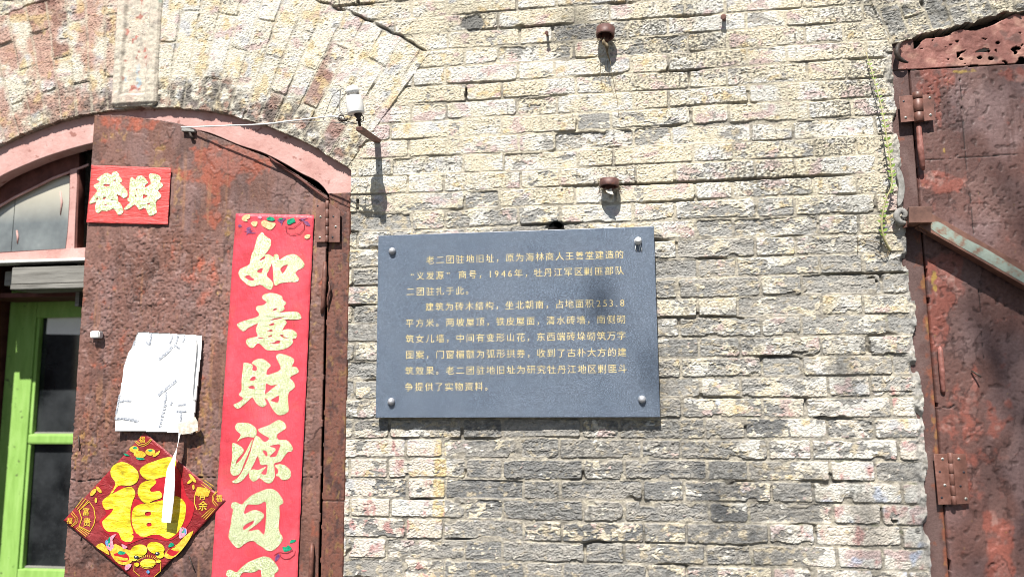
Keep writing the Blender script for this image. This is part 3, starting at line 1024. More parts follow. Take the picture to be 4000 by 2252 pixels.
shutter = thing('iron_shutter', 'rusted iron shutter with curved top, pasted with red papers and a white card', 'door', (-0.86, 0, 0.05))
relief('panel', np.arange(-1.316, -0.408, .0028), np.concatenate([np.arange(.04, .84, .012), np.arange(.84, 2.52, .0028)]), sh_keep, sh_field, MAT['iron'], shutter, y0=0.001, back=0.009)


def screw(x, y, d, r, parent, name='screw', m='screw'):
    p = P3(x, y, d)
    s = bmesh.new()
    add_lathe(s, [(r, -0.001), (r, 0.0006), (r * .72, 0.0018), (0, 0.0021)], axis_m(p, (0, -1, 0)), 14)
    o = bm_obj(name, s, MAT[m], parent)
    b2 = bmesh.new()
    for an in (0.4, 0.4 + math.pi / 2):
        add_box(b2, p + Vector((0, -0.0021, 0)), (r * 1.1, 0.0006, r * 0.28), Matrix.Rotation(an, 3, 'Y'))
    s2 = bm_obj('dark_slot', b2, MAT['black_print'])  # black cross painted in for the shade inside the slot
    s2.parent = o
    return o


def hole_mark(x, y, d, r, parent):
    return lathe('dark_hole_disc', [(r, 0), (r * .9, 0.0004), (0, 0.0005)], P3(x, y, d), (0, -1, 0), MAT['black_print'], parent, 12)  # black disc stands in for the shaded hollow of an empty hole


def hinge(parent, left, right_, kn, d, segs, screws, holes, kr):
    """Butt hinge: two plates, a barrel of knuckles, screws."""
    hg = plate('hinge', [P(left, d)], d, 0.0035, MAT['hinge'], parent, bevel=0.0006)
    plate('hinge_plate', [P(right_, d)], d, 0.0035, MAT['hinge'], hg, bevel=0.0006)
    a, b = P3(*kn[0], d), P3(*kn[1], d)
    bm = bmesh.new()
    ts = [0] + segs + [1]
    for t0, t1 in zip(ts[:-1], ts[1:]):
        p, q = a.lerp(b, t0), a.lerp(b, t1)
        e = (q - p).normalized() * 0.0008
        add_tube(bm, [p + e, p + e * 2, q - e * 2, q - e], [kr * .9, kr, kr, kr * .9], 14)
    bm_obj('barrel', bm, MAT['hinge'], hg)
    for s in screws:
        screw(*s, d + 0.0002, 0.0042, hg)
    for s in holes:
        hole_mark(*s, d + 0.0003, 0.0034, hg)
    return hg


hinge(shutter, [(1236, 792), (1275, 791), (1272, 944), (1231, 945)], [(1286, 794), (1328, 823), (1327, 945), (1281, 945)],
      [(1279, 784), (1277, 946)], 0.012, [.2, .42, .62, .83], [(1252, 847), (1249, 927), (1311, 885)], [(1241, 804), (1302, 846), (1299, 926)], 0.0065)
tube('pivot_rod', [P3(1269, 1022, .006), P3(1269, 1060, .010), P3(1265, 1130, .012), P3(1261, 1195, .010), P3(1257, 1222, .004)], [.005, .008, .0078, .0075, .005], MAT['rust'], shutter, 10)
tube('pivot_rod', [P3(1219, 2120, .004), P3(1218, 2160, .010), P3(1215, 2230, .010), P3(1208, 2340, .006)], [.005, .008, .008, .005], MAT['rust'], shutter, 10)
tube('weld_bead', [P3(1284, 1100, .004), P3(1288, 1130, .009), P3(1281, 1160, .009), P3(1279, 1200, .004)], [.002, .0042, .0042, .002], MAT['rust'], shutter, 8, 3)
tube('edge_strip', [P3(1050, 612, .006), P3(1100, 650, .010), P3(1160, 690, .009), P3(1230, 742, .011), P3(1280, 780, .007)], [.002, .006, .004, .005, .003], MAT['maroon'], shutter, 8, 4)
for a, b in (((320, 2075), (316, 2110)), ((738, 2170), (758, 2222)), ((306, 1700), (311, 1760))):
    tube('nail', [P3(*a, .004), P3(*b, .007)], .0018, MAT['dark_iron'], shutter, 6)

# ------------------------------------------------------------------ fanlight and its beam
transom = thing('fanlight_window', 'arched fanlight window with hazy glass in a pink sash, left of the shutter', 'window', (-1.6, 0.08, 1.88))
D = -0.075
gl = P([(-160, 905), (-90, 855), (0, 803), (55, 771), (149, 725), (204, 697), (274, 672), (272, 780), (265, 900), (256, 972), (140, 978), (0, 986), (-160, 995)], D)
so_r = P([(311, 560), (311, 660), (306, 800), (300, 1012)], D)
zb = float(P([(150, 1012)], D)[0, 1])
zt = [(q[0], q[1] + 0.03) for q in inn_s if q[0] < so_r[0, 0]]
sash = plate('sash', [[(-1.874, zb)] + zt + [(so_r[0, 0], zt[-1][1]), (so_r[3, 0], zb)], gl], D, 0.035, MAT['maroon'], transom, bevel=0.0015)
xs_ = gl[2, 0]
plate('glazing_bead', [P([(274, 662), (300, 655), (290, 975), (256, 975), (265, 900), (272, 780)], D + .004)], D + .004, 0.006, MAT['pink'], sash, bevel=0.001)
plate('bottom_rail', [P([(-180, 1000), (0, 988), (140, 979), (331, 966), (331, 1008), (0, 1030), (-180, 1042)], D + .006)], D + .006, 0.03, MAT['pink'], sash, bevel=0.0015)
bead = P([(-160, 908), (-90, 858), (0, 806), (55, 774), (149, 728), (204, 700), (290, 668), (345, 646)], D + .003)
for q in (bead,):
    lp = [tuple(a) for a in q] + [(a[0], a[1] + 0.008) for a in q[::-1]]
    plate('glazing_bead', [lp], D + .003, 0.006, MAT['pink'], sash, bevel=0.0008)
xm = float(P([(52, 850)], D - .01)[0, 0])
plate('glass_pane', [[(xm + .0015, zb), (gl[:, 0].max() + .01, zb), (gl[:, 0].max() + .01, 2.30), (xm + .0015, 2.28)]], D - .012, 0.004, MAT['pane_dust_haze'], transom)
plate('glass_pane', [[(-1.87, zb), (xm - .0015, zb), (xm - .0015, 2.28), (-1.87, 2.2)]], D - .0125, 0.004, MAT['pane_dust_haze'], transom)
for a in ([(236, 748), (242, 790), (236, 838)], [(66, 900), (70, 925), (68, 950)]):
    tube('paint_drip', [P3(*q, D - .011) for q in a], [.003, .004, .002], MAT['pink'], transom, 6)
box('mullion', (float(P([(322, 800)], -.14)[0, 0]), 0.16, 2.12), (0.016, 0.03, 0.62), MAT['greywood'], transom)
zs1 = float(P([(150, 1013)], -.05)[0, 1])
zs2 = float(P([(150, 1023)], -.05)[0, 1])
box('sill', (-1.15, 0.075, (zs1 + zs2) / 2), (1.44, 0.06, zs1 - zs2), MAT['ceramic'], transom, 0.003)
zb1 = float(P([(180, 1040)], -.055)[0, 1])
zb2 = float(P([(180, 1106)], -.055)[0, 1])
zb3 = float(P([(180, 1128)], -.05)[0, 1])
bx0 = float(P([(44, 1090)], -.055)[0, 0])
box('timber_beam', ((bx0 - 0.43) / 2, 0.11, (zb1 + zb2) / 2), (-0.43 - bx0, 0.11, zb1 - zb2), MAT['greywood'], transom, 0.003)
box('beam_bead', ((bx0 - 0.43) / 2 + .004, 0.105, (zb2 + zb3) / 2 - .001), (-0.43 - bx0, 0.115, zb2 - zb3 - .003), MAT['greywood'], transom, 0.004)
box('timber_beam', (bx0 - .045, 0.17, zb1 - .03), (0.085, 0.10, 0.055), MAT['greywood'], transom, 0.004)
box('soffit_board', (-1.15, 0.26, zb3 - .002), (1.44, 0.16, 0.018), MAT['maroon'], transom, 0.002)

# ------------------------------------------------------------------ the green door
door = thing('green_door', 'bright green glazed wooden door standing behind the rusty shutter', 'door', (-1.4, 0.36, 0.03))
GD = -0.345
gx0 = float(P([(42, 1160)], GD)[0, 0])
gx1 = float(P([(140, 1235)], GD)[0, 0])
ztop = zb3 + 0.04
zr1 = float(P([(220, 1238)], GD)[0, 1])
zg1 = float(P([(220, 1694)], GD)[0, 1])
zg2 = float(P([(220, 1734)], GD)[0, 1])
zr2 = float(P([(180, 2224)], GD)[0, 1])


def gbox(name, x0, x1, z0, z1, y0, y1, m='green', par=door, bev=0.004):
    return box(name, ((x0 + x1) / 2, (y0 + y1) / 2, (z0 + z1) / 2), (x1 - x0, y1 - y0, z1 - z0), MAT[m], par, bev)


gxr = -0.62
gbox('stile', gx0, gx1, 0.03, ztop, 0.345, 0.390)
gbox('stile', gxr - .11, gxr, 0.03, ztop, 0.345, 0.390)
gbox('rail', gx1, gxr - .11, zr1, ztop, 0.3465, 0.3885)
gbox('rail', gx1, gxr - .11, zr2 - .16, zr2, 0.3465, 0.3885)
gbox('rail', gx1, gxr - .11, 0.03, 0.20, 0.3465, 0.3885)
gbox('door_panel', gx1, gxr - .11, 0.20, zr2 - .16, 0.363, 0.380)
gbox('glazing_bar', gx1, gxr - .11, zg2, zg1, 0.348, 0.388, bev=0.008)
gbox('moulding', gx1, gx1 + .013, zr2, zg2, 0.353, 0.375, bev=0.003)
gbox('moulding', gx1, gx1 + .013, zg1, zr1, 0.353, 0.375, bev=0.003)
gbox('glass_pane', gx1, gxr - .11, zg1, zr1, 0.376, 0.380, 'pane_black', bev=0)
gbox('glass_pane', gx1, gxr - .11, zr2, zg2, 0.376, 0.380, 'pane_black', bev=0)
gbox('putty', gx1 + .013, gxr - .11, zg1, zg1 + .006, 0.366, 0.377, 'greywood', bev=0.001)
gbox('putty', gx1 + .013, gxr - .11, zr2, zr2 + .007, 0.366, 0.377, 'greywood', bev=0.001)
cb = P([(186, 1236), (420, 1232), (420, 1296), (300, 1306), (180, 1304)], GD - .028)
plate('net_curtain', [cb], GD - .0285, 0.001, MAT['paper'], door)

# room behind the openings
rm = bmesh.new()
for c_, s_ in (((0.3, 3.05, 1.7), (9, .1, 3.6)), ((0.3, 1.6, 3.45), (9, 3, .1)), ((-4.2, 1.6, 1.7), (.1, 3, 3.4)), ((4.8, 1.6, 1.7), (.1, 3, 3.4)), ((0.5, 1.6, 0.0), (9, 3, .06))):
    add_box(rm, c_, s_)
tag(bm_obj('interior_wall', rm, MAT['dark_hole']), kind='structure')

# ------------------------------------------------------------------ right doorway
gate = thing('iron_gate', 'patched rusty iron door with two hinges, crossed by the slanting locking bar', 'door', (1.5, 0.01, 0.05))
gframe = thing('iron_door_frame', 'rusty iron door frame with a pink lintel sheet eaten full of holes', 'door frame', (1.46, 0.02, 0))
GX0, GX1, GZT = 1.505, 2.160, 2.487


def gate_field(X, Z):
    n = len(X)
    f = lambda a, b, s, o=3: fbm(X * a, Z * b, s, o)
    B = lambda *a, **k: blob(X, Z, *a, **k)
    col = np.zeros((n, 3), np.float32)
    col[:] = (0.125, 0.060, 0.050)
    col = cmix(col, (0.185, 0.125, 0.125), sst(-0.1, 0.35, f(5, 4, 110)) * 0.6)
    strk = sst(0.05, 0.4, f(60, 4, 147, 3)) * sst(-0.1, 0.3, f(6, 5, 155))
    col = cmix(col, (0.08, 0.036, 0.03), strk * 0.6)
    col = cmix(col, (0.075, 0.036, 0.032), sst(0.05, 0.4, f(13, 7, 111)) * 0.45)
    red = 0.9 * B(3650, 300, 70, 90, wob=.6, seed=112) + 0.8 * B(3672, 420, 14, 120, wob=.3) + 0.9 * B(3690, 715, 110, 50, wob=.9, seed=113) + 1.0 * B(3700, 1090, 75, 130, wob=.8, seed=114) + 1.0 * B(3660, 1280, 55, 130, wob=.6, seed=115) + 0.6 * B(3800, 1650, 130, 160, wob=.9, seed=116) + 0.9 * B(3980, 290, 45, 40, wob=.5) + 1.0 * B(3910, 2160, 60, 160, wob=.5, seed=117) + 0.6 * B(3800, 1900, 60, 120, wob=.9) + 0.6 * B(3815, 1480, 15, 60, wob=.3) + 0.0
    rmk = sst(-0.2, 0.28, f(26, 22, 118, 5) - 0.45 + 0.8 * red)
    col = cmix(col, (0.25, 0.075, 0.053), rmk * 0.8)
    col = cmix(col, (0.33, 0.20, 0.17), sst(0.2, 0.4, f(22, 16, 119)) * rmk * 0.6)
    yel = B(3655, 1090, 14, 60, wob=.4) + 0.8 * B(3780, 272, 50, 10, wob=.6) + 0.5 * B(3690, 560, 10, 100, wob=.6)
    col = cmix(col, (0.36, 0.24, 0.05), sst(-0.05, 0.2, f(50, 40, 120) - 0.55 + 0.72 * yel) * 0.8)
    macro = fbm(X * 2.4, Z * 2.0, 141, 3)
    col = col * (1.08 + 0.5 * macro)[:, None]
    pl = f(6, 5, 152, 5)
    lip = sst(0.03, 0.007, np.abs(pl - 0.12)) * sst(-0.1, 0.25, f(4, 4, 153))
    col = cmix(col, (0.24, 0.15, 0.135), sst(0.12, 0.15, pl) * 0.25)
    col = cmix(col, (0.045, 0.02, 0.017), lip * 0.7)
    pz = np.clip(B(3690, 380, 80, 140, wob=.7, seed=121) + .7 * B(3900, 800, 120, 60, wob=.9, seed=122) + 0.28, 0, 1)
    pit = sst(0.2, 0.42, noise(X * 110, Z * 110, 123)) * pz + 0.8 * sst(0.42, 0.55, noise(X * 45, Z * 45, 124))
    pit = np.clip(pit, 0, 1)
    h = 0.0012 * f(16, 14, 125) + 0.0018 * sst(0.0, 0.04, f(12, 10, 126, 4) - 0.1) * (0.4 + red.clip(0, 1)) - 0.0024 * pit
    col = cmix(col, (0.04, 0.018, 0.015), pit * 0.7)
    g = np.maximum.reduce([seam(X, Z, [(3757, 285), (3765, 410), (3776, 560), (3800, 800), (3830, 1100), (3850, 1400)], 0.0012), seam(X, Z, [(3615, 622), (3760, 612), (4000, 596), (4100, 590)], 0.0016),
                           seam(X, Z, [(3690, 1590), (3720, 1592), (3735, 1582)], 0.002)])
    h = h - 0.003 * g
    return h.astype(np.float32), cmix(col, (0.015, 0.008, 0.007), g * 0.85)


for x0, x1, nm in ((GX0, GX1, 'door_leaf'), (GX1 + .008, 2.815, 'door_leaf')):
    relief(nm, np.arange(x0 - .004, x1 + .004, .003 if x0 < 1.6 else .006), np.concatenate([np.arange(.04, .84, .014), np.arange(.84, 2.5, .003)]),
           lambda X, Z: (X > x0 + .0018 * noise(Z * 22, X * 0, 127)) & (X < x1) & (Z < GZT + .003 * noise(X * 18, Z * 0, 128)) & (Z > .05), gate_field, MAT['iron'], gate, y0=0.012, back=0.02)


def gj_field(X, Z):
    n = len(X)
    f = lambda a, b, s, o=3: fbm(X * a, Z * b, s, o)
    col = np.zeros((n, 3), np.float32)
    col[:] = (0.105, 0.055, 0.048)
    col = cmix(col, (0.16, 0.10, 0.09), sst(0, 0.35, f(14, 8, 130)) * 0.7)
    e = sst(1.475, 1.495, X) * sst(2.0, 1.9, Z)
    col = cmix(col, (0.24, 0.075, 0.038), sst(-0.15, 0.25, f(36, 26, 131, 4) - 0.38 + 0.42 * e) * 0.8)
    col = cmix(col, (0.30, 0.15, 0.05), sst(-0.02, 0.25, f(40, 22, 132) - 0.5 + 0.42 * e) * 0.7)
    h = 0.0010 * f(22, 18, 133) + 0.0012 * f(80, 80, 134) * e
    return h, col


relief('jamb', np.arange(1.435, 1.5015, .003), np.concatenate([np.arange(.02, .84, .014), np.arange(.84, 2.495, .003)]), lambda X, Z: (X > 1.437) & (X < 1.4985 + .0015 * noise(Z * 25, X * 0, 135)), gj_field, MAT['iron'], gframe, y0=0.016, back=0.03)
relief('jamb', np.arange(2.818, 2.9, .006), np.arange(.02, 2.495, .008), lambda X, Z: X < 2.9, gj_field, MAT['iron'], gframe, y0=0.016, back=0.03)


def lin_holes(X, Z):
    k = 0.9 * blob(X, Z, 3900, 205, 170, 60, 0, .4, 136) + 0.35
    a = noise(X * 42, Z * 50, 137) > 0.80 - 0.36 * k
    b = noise(X * 24, Z * 42, 138) > 0.95 - 0.40 * k
    return a | b


def lin_keep(X, Z):
    r = np.hypot(X - BX, Z - BZ)
    return (X > 1.437) & (X < 2.90) & (Z > GZT + .006 + .002 * noise(X * 14, Z * 0, 139)) & (r < BR + 0.05) & ~lin_holes(X, Z) & ~((r > BR - 0.022 + 0.022 * noise(X * 15, Z * 15, 140)) & (r < BR + .004) & (X > 1.52))


def lin_field(X, Z):
    n = len(X)
    f = lambda a, b, s, o=3: fbm(X * a, Z * b, s, o)
    col = np.zeros((n, 3), np.float32)
    col[:] = (0.30, 0.125, 0.10)
    col = cmix(col, (0.46, 0.25, 0.19), sst(0.0, 0.3, f(14, 16, 141) - 0.1 + 0.35 * blob(X, Z, 3900, 230, 150, 40, 0, .5)) * 0.85)
    col = cmix(col, (0.20, 0.075, 0.06), sst(0.05, 0.35, f(20, 14, 142)) * 0.8)
    col = cmix(col, (0.11, 0.06, 0.05), sst(1.485, 1.46, X + .01 * noise(X * 40, Z * 40, 143)) + 0.7 * sst(0.2, 0.4, f(16, 20, 144)))
    h = 0.0022 * f(24, 24, 145, 4) + 0.0012 * sst(0.0, 0.04, f(14, 16, 146, 4))
    return h, col


relief('lintel_sheet', np.arange(1.435, 2.2, .0028), np.arange(2.47, 2.75, .0028), lin_keep, lin_field, MAT['iron'], gframe, y0=0.014, back=0.003)
relief('lintel_sheet', np.arange(2.2, 2.9, .006), np.arange(2.47, 2.75, .006), lin_keep, lin_field, MAT['iron'], gframe, y0=0.014, back=0.003)
box('dark_backing', (2.165, 0.075, 1.36), (1.44, 0.03, 2.70), MAT['dark_hole'], gframe, 0.002)  # near-black sheet stands in for the darkness behind the holes
tube('bent_strap', [P3(3522, 165, .0), P3(3508, 180, .012), P3(3503, 205, .016), P3(3512, 228, .012), P3(3532, 240, .008), P3(3546, 244, .0)], [.003, .007, .008, .007, .005, .003], MAT['dark_iron'], gframe, 8, 4)

hinge(gate, [(3512, 376), (3566, 371), (3573, 473), (3519, 478)], [(3600, 371), (3646, 368), (3653, 469), (3606, 473)], [(3582, 361), (3591, 476)], 0.010, [.24, .68], [(3632, 382), (3635, 449), (3538, 459)], [(3530, 396)], 0.0145)
hinge(gate, [(3649, 1772), (3703, 1771), (3719, 1968), (3665, 1969)], [(3717, 1771), (3772, 1771), (3789, 1965), (3733, 1968)], [(3710, 1766), (3727, 1970)], 0.002, [.2, .4, .62, .82], [(3682, 1791), (3691, 1893), (3745, 1791), (3773, 1946)], [(3671, 1841), (3679, 1942), (3752, 1897), (3765, 1843)], 0.0075)
tube('pivot_rod', [P3(3587, 484, .0), P3(3589, 500, .008), P3(3596, 580, .009), P3(3603, 648, .007), P3(3607, 664, .0)], [.004, .008, .0095, .008, .004], MAT['rodpaint'], gate, 12)
tube('pivot_rod', [P3(3671, 1352, -.012), P3(3673, 1368, -.006), P3(3679, 1450, -.005), P3(3684, 1525, -.007), P3(3687, 1540, -.012)], [.003, .0075, .008, .007, .003], MAT['rodpaint'], gate, 12)
tube('nail', [P3(3795, 1447, -.008), P3(3832, 1470, .012)], .0028, MAT['dark_iron'], gate, 6)

# slanting bar across the right door
bar = thing('locking_bar', 'slanting rusted bar with worn pale green face, held by a square bracket', 'bar', tuple(P3(3600, 850, .04)))
a3, b3 = P3(3600, 857, .030), P3(4000, 1083, .030)
dv = (b3 - a3).normalized()
L = 1.25
ang = math.atan2(-dv.z, dv.x)
rotb = Matrix.Rotation(ang, 3, 'Y')
wid = 0.052


def bar_pt(t, s):
    nrm = Vector((-dv.z, 0, dv.x))
    q = a3 + dv * t + nrm * s
    return (q.x, q.z)


def bar_body():
    bm = bmesh.new()
    # angle iron: face, upper flange with a lit edge, lower lip
    add_box(bm, a3 + dv * (L / 2) + Vector((0, -0.011, 0)), (L, 0.005, wid), rotb)
    nrm = Vector((-dv.z, 0, dv.x))
    add_box(bm, a3 + dv * (L / 2) + nrm * (wid / 2 - 0.0028) + Vector((0, 0.0085, 0)), (L - .002, 0.034, 0.005), rotb)
    add_box(bm, a3 + dv * (L / 2) - nrm * (wid / 2 - 0.0028) + Vector((0, 0.0085, 0)), (L - .002, 0.034, 0.005), rotb)
    return bm


MAT['bar'] = mat_noise('brown_bar_paint', [(0.3, (0.08, 0.038, 0.028)), (0.55, (0.15, 0.075, 0.055)), (0.75, (0.25, 0.13, 0.095))], 26, 6, 0.6, 0.0006, bscale=200)
bm_obj('angle_bar', bar_body(), MAT['bar'], bar, bevel=0.0008)
tgn = NT('worn_pale_green_paint')
tf = tgn.noise(38, 7, 0.65)
tgn.set(col=tgn.ramp(tf, [(0.36, (0.16, 0.08, 0.055)), (0.44, (0.19, 0.16, 0.12)), (0.50, (0.19, 0.225, 0.19)), (0.75, (0.26, 0.31, 0.265))]), rough=0.6)
tgn.bump(tf, 0.5, 0.0006)
MAT['palegreen'] = tgn.m
gs = [bar_pt(t, s) for t, s in [(.030, -.013), (.028, .006), (.05, .014), (.12, .010), (.2, .013), (.3, .009), (.38, .006), (.42, -.002), (.415, -.016), (.34, -.02), (.2, -.019), (.1, -.020), (.05, -.018)]]
plate('green_face', [gs], 0.0443, 0.0008, MAT['palegreen'], bar, sm=4)
bk = bmesh.new()
c3 = P3(3590, 846, .034)
add_box(bk, c3, (0.062, 0.062, 0.050), Matrix.Rotation(math.radians(4), 3, 'Y') @ Matrix.Rotation(math.radians(-14), 3, 'Z'))
bm_obj('bracket', bk, MAT['bar'], bar, bevel=0.0015)
plate('bracket_strap', [P([(3530, 858), (3555, 868), (3565, 880), (3540, 888), (3528, 890)], .02)], 0.02, 0.004, MAT['rust'], bar, bevel=0.0006)
plate('bracket_strap', [P([(3584, 888), (3600, 884), (3624, 908), (3615, 916)], .03)], 0.03, 0.005, MAT['rust'], bar, bevel=0.0006)

# ------------------------------------------------------------------ lettering
_fc = bpy.data.curves.new('lettering', 'FONT')
_fo = bpy.data.objects.new('lettering', _fc)
C.objects.link(_fo)
_cache = {}


def char_mesh(ch, weight=0.0):
    if (ch, weight) in _cache:
        return _cache[(ch, weight)]
    _fc.body = ch
    _fc.offset = weight
    _fc.resolution_u = 2
    dg = bpy.context.evaluated_depsgraph_get()
    dg.update()
    me = _fo.evaluated_get(dg).to_mesh()
    v = np.zeros(len(me.vertices) * 3, np.float32)
    me.vertices.foreach_get('co', v)
    v = v.reshape(-1, 3)[:, :2].copy()
    f = [tuple(p.vertices) for p in me.polygons]
    _fo.evaluated_get(dg).to_mesh_clear()
    _cache[(ch, weight)] = (v, f)
    return v, f


def lettering(name, items, d, mat, parent, bend=None):
    """items: (char, centre x, centre z, size, turn, weight). CJK ink box is about 0.92 em with its centre at (0.5, 0.38)."""
    V, F, n = [], [], 0
    for ch, cx, cz, sz, turn, wt in items:
        v, f = char_mesh(ch, wt)
        if not len(v):
            continue
        if ch in '0123456789.':
            c0 = np.array([(v[:, 0].min() + v[:, 0].max()) / 2, 0.36])
        else:
            c0 = np.array([0.5, 0.38])
        q = (v - c0) * sz
        c, s_ = math.cos(turn), math.sin(turn)
        q = np.stack([cx + q[:, 0] * c - q[:, 1] * s_, cz + q[:, 0] * s_ + q[:, 1] * c], 1)
        y = np.full(len(q), -d)
        if bend is not None:
            y = y - bend(q[:, 0], q[:, 1])
        V.append(np.stack([q[:, 0], y, q[:, 1]], 1))
        F += [tuple(i + n for i in p) for p in f]
        n += len(q)
    me = bpy.data.meshes.new(name)
    me.from_pydata(np.concatenate(V).tolist(), [], F)
    me.update()
    return link(name, me, mat, parent)


def zoomed(pts, ox, oy, k):
    return [(ox + x * k, oy + y * k) for x, y in pts]


def decal(name, loops, d, mat, parent, sm=3, bend=None, thick=0.0004):
    """A printed or glued shape lying on a sheet of paper: follows the sheet's bend."""
    b = None
    if bend is not None:
        b = lambda v: np.stack([v[:, 0], v[:, 1] - bend(v[:, 0], v[:, 2]), v[:, 2]], 1)
    return plate(name, [P(l, d) for l in loops], d, thick, mat, parent, sm=sm, bend=b)


def ribbon(pts, wdt, closed=False):
    """Outline of a printed line of the given width, picture units."""
    p = np.array(pts, float)
    t = np.gradient(p, axis=0)
    t /= np.linalg.norm(t, axis=1)[:, None] + 1e-9
    nn = np.stack([-t[:, 1], t[:, 0]], 1) * wdt / 2
    return [tuple(q) for q in np.concatenate([p + nn, (p - nn)[::-1]])]


def ellipse(cx, cy, rx, ry, turn=0, n=16):
    c, s_ = math.cos(turn), math.sin(turn)
    return [(cx + rx * math.cos(a) * c - ry * math.sin(a) * s_, cy + rx * math.cos(a) * s_ + ry * math.sin(a) * c) for a in np.linspace(0, 2 * math.pi, n, endpoint=False)]


def sheet(name, quad, d, mat, parent, nu=40, nv=60, bend=None, th=0.0007, rag=0.0):
    """A sheet of paper: quad is its corners (x, z) clockwise from the upper left; bend lifts it off the surface."""
    a, b, c, e = [np.array(q, float) for q in quad]
    u, v = np.meshgrid(np.linspace(0, 1, nu), np.linspace(0, 1, nv))
    u, v = u[..., None], v[..., None]
    p = (a * (1 - u) + b * u) * (1 - v) + (e * (1 - u) + c * u) * v
    x, z = p[..., 0].ravel(), p[..., 1].ravel()
    if rag:
        m = np.zeros((nv, nu), bool)
        m[0] = m[-1] = m[:, 0] = m[:, -1] = True
        x = x + m.ravel() * rag * noise(x * 60, z * 60, 150)
        z = z + m.ravel() * rag * noise(x * 60, z * 60, 151)
    y = -d - (bend(x, z) if bend is not None else 0)
    V = np.concatenate([np.stack([x, y + 0 * x, z], 1), np.stack([x, y + th + 0 * x, z], 1)])
    i = np.arange(nu * nv).reshape(nv, nu)
    q = np.stack([i[:-1, :-1], i[1:, :-1], i[1:, 1:], i[:-1, 1:]], -1).reshape(-1, 4)
    N = nu * nv
    rim = np.concatenate([i[0], i[1:, -1], i[-1, :-1][::-1], i[1:-1, 0][::-1]])
    r2 = np.roll(rim, -1)
    F = np.concatenate([q, q[:, ::-1] + N, np.stack([rim, r2, r2 + N, rim + N], 1)])
    return link(name, np_mesh(name, V, F, True), mat, parent)


# ------------------------------------------------------------------ the stone plaque
plq = thing('stone_plaque', 'dark speckled granite plaque with gilt Chinese lettering, bolted to the brick wall', 'plaque', (0.225, -0.016, 1.41))
PD = 0.030
pc = P([(1478, 920), (2553, 883), (2580, 1625), (1467, 1633)], PD)
px0, px1 = (pc[0, 0] + pc[3, 0]) / 2, (pc[1, 0] + pc[2, 0]) / 2
pz1, pz0 = (pc[0, 1] + pc[1, 1]) / 2, (pc[2, 1] + pc[3, 1]) / 2
box('slab', ((px0 + px1) / 2, -PD + 0.011, (pz0 + pz1) / 2), (px1 - px0, 0.022, pz1 - pz0), MAT['granite'], plq, 0.0016)
Z5 = lambda x, y: P([(1300 + x * .5516, 800 + y * .5516)], PD)[0]
rows = [(690, 390, 2030, '老二团驻地旧址，原为海林商人王善堂建造的'), None, (550, 612, 970, '二团驻扎于此。'), (685, 722, 1818, '建筑为砖木结构，坐北朝南，占地面积'),
        (545, 838, 2043, '平方米。两坡屋顶，铁皮屋面，清水砖墙，南侧砌'), (545, 950, 2045, '筑女儿墙，中间有变形山花，东西端砖垛砌筑万字'),
        (545, 1060, 2048, '图案，门窗楣额为弧形拱券，收到了古朴大方的建'), (543, 1173, 2052, '筑效果。老二团驻地旧址为研究牡丹江地区剿匪斗'), (540, 1287, 1106, '争提供了实物资料。')]
zA, zB = Z5(690, 390)[1], Z5(540, 1287)[1]
it = []
SZ = 0.0292
for i, rw in enumerate(rows):
    z = zA + (zB - zA) * i / 8
    if rw is None:
        for ch, x in (('“', 580), ('义', 620), ('发', 690), ('源', 757), ('”', 835), ('商', 918), ('号', 990), ('，', 1062), ('1', 1115), ('9', 1160), ('4', 1208), ('6', 1255), ('年', 1315), ('，', 1388), ('牡', 1455), ('丹', 1526), ('江', 1596), ('军', 1667), ('区', 1740), ('剿', 1810), ('匪', 1884), ('部', 1957), ('队', 2030)):
            it.append((ch, Z5(x, 490)[0], z, SZ * (1.05 if ch in '1946' else 1), 0, -0.002))
        continue
    x0, y0, x1, txt = rw
    for k, ch in enumerate(txt):
        it.append((ch, Z5(x0 + (x1 - x0) * k / (len(txt) - 1), y0)[0], z, SZ, 0, -0.002))
    if i == 3:
        for ch, x in (('2', 1882), ('5', 1928), ('3', 1972), ('.', 2010), ('8', 2050)):
            it.append((ch, Z5(x, 700)[0], z, SZ * 1.05, 0, -0.002))
lettering('inscription', it, PD + 0.0005, MAT['gold_ink'], plq)
for (x, y), m in (((1533, 981), 'steel'), ((2491, 946), 'ceramic'), ((1529, 1567), 'steel'), ((2508, 1558), 'steel')):
    r_ = 0.0118
    prof = [(r_ * 1.02, -0.001), (r_ * 1.02, 0.0035)] + [(r_ * math.cos(t), 0.0035 + r_ * 0.95 * math.sin(t)) for t in np.linspace(0.15, 1.5, 7)] + [(0, 0.0035 + r_ * .95)]
    if m == 'ceramic':
        o = lathe('bolt_cap', [(0.009, -.001), (0.0105, .004), (0.0125, .009), (0.0095, .013), (0.010, .018), (0.006, .022), (0, .0225)], P3(x, y, PD), (0.08, -1, 0.3), MAT[m], plq, 14)
        o['label'] = 'bolt wrapped in a crumpled white cap'
        for dx in (-6, 4, 9):
            tube('thread_end', [P3(x + dx, y + 6, PD + .008), P3(x + dx * 1.6, y + 24, PD + .004), P3(x + dx * 1.2 + 4, y + 36, PD + .002)], 0.0011, MAT['ceramic'], o, 5)
    else:
        lathe('bolt_cap', prof, P3(x, y, PD), (0, -1, 0), MAT[m], plq, 20)

# dark pipe end in the wall just over the plaque
pe = lathe('wall_pipe', [(0.0275, -0.002), (0.0275, 0.30), (0.024, 0.30), (0.024, -0.001), (0.0265, -0.004), (0.0275, -0.002)], (HOLE[0], 0.012, HOLE[1]), (0, 1, 0), MAT['dark_hole'])
tag(pe, 'dark open pipe end in the bricks, half hidden by the top of the plaque', 'pipe')

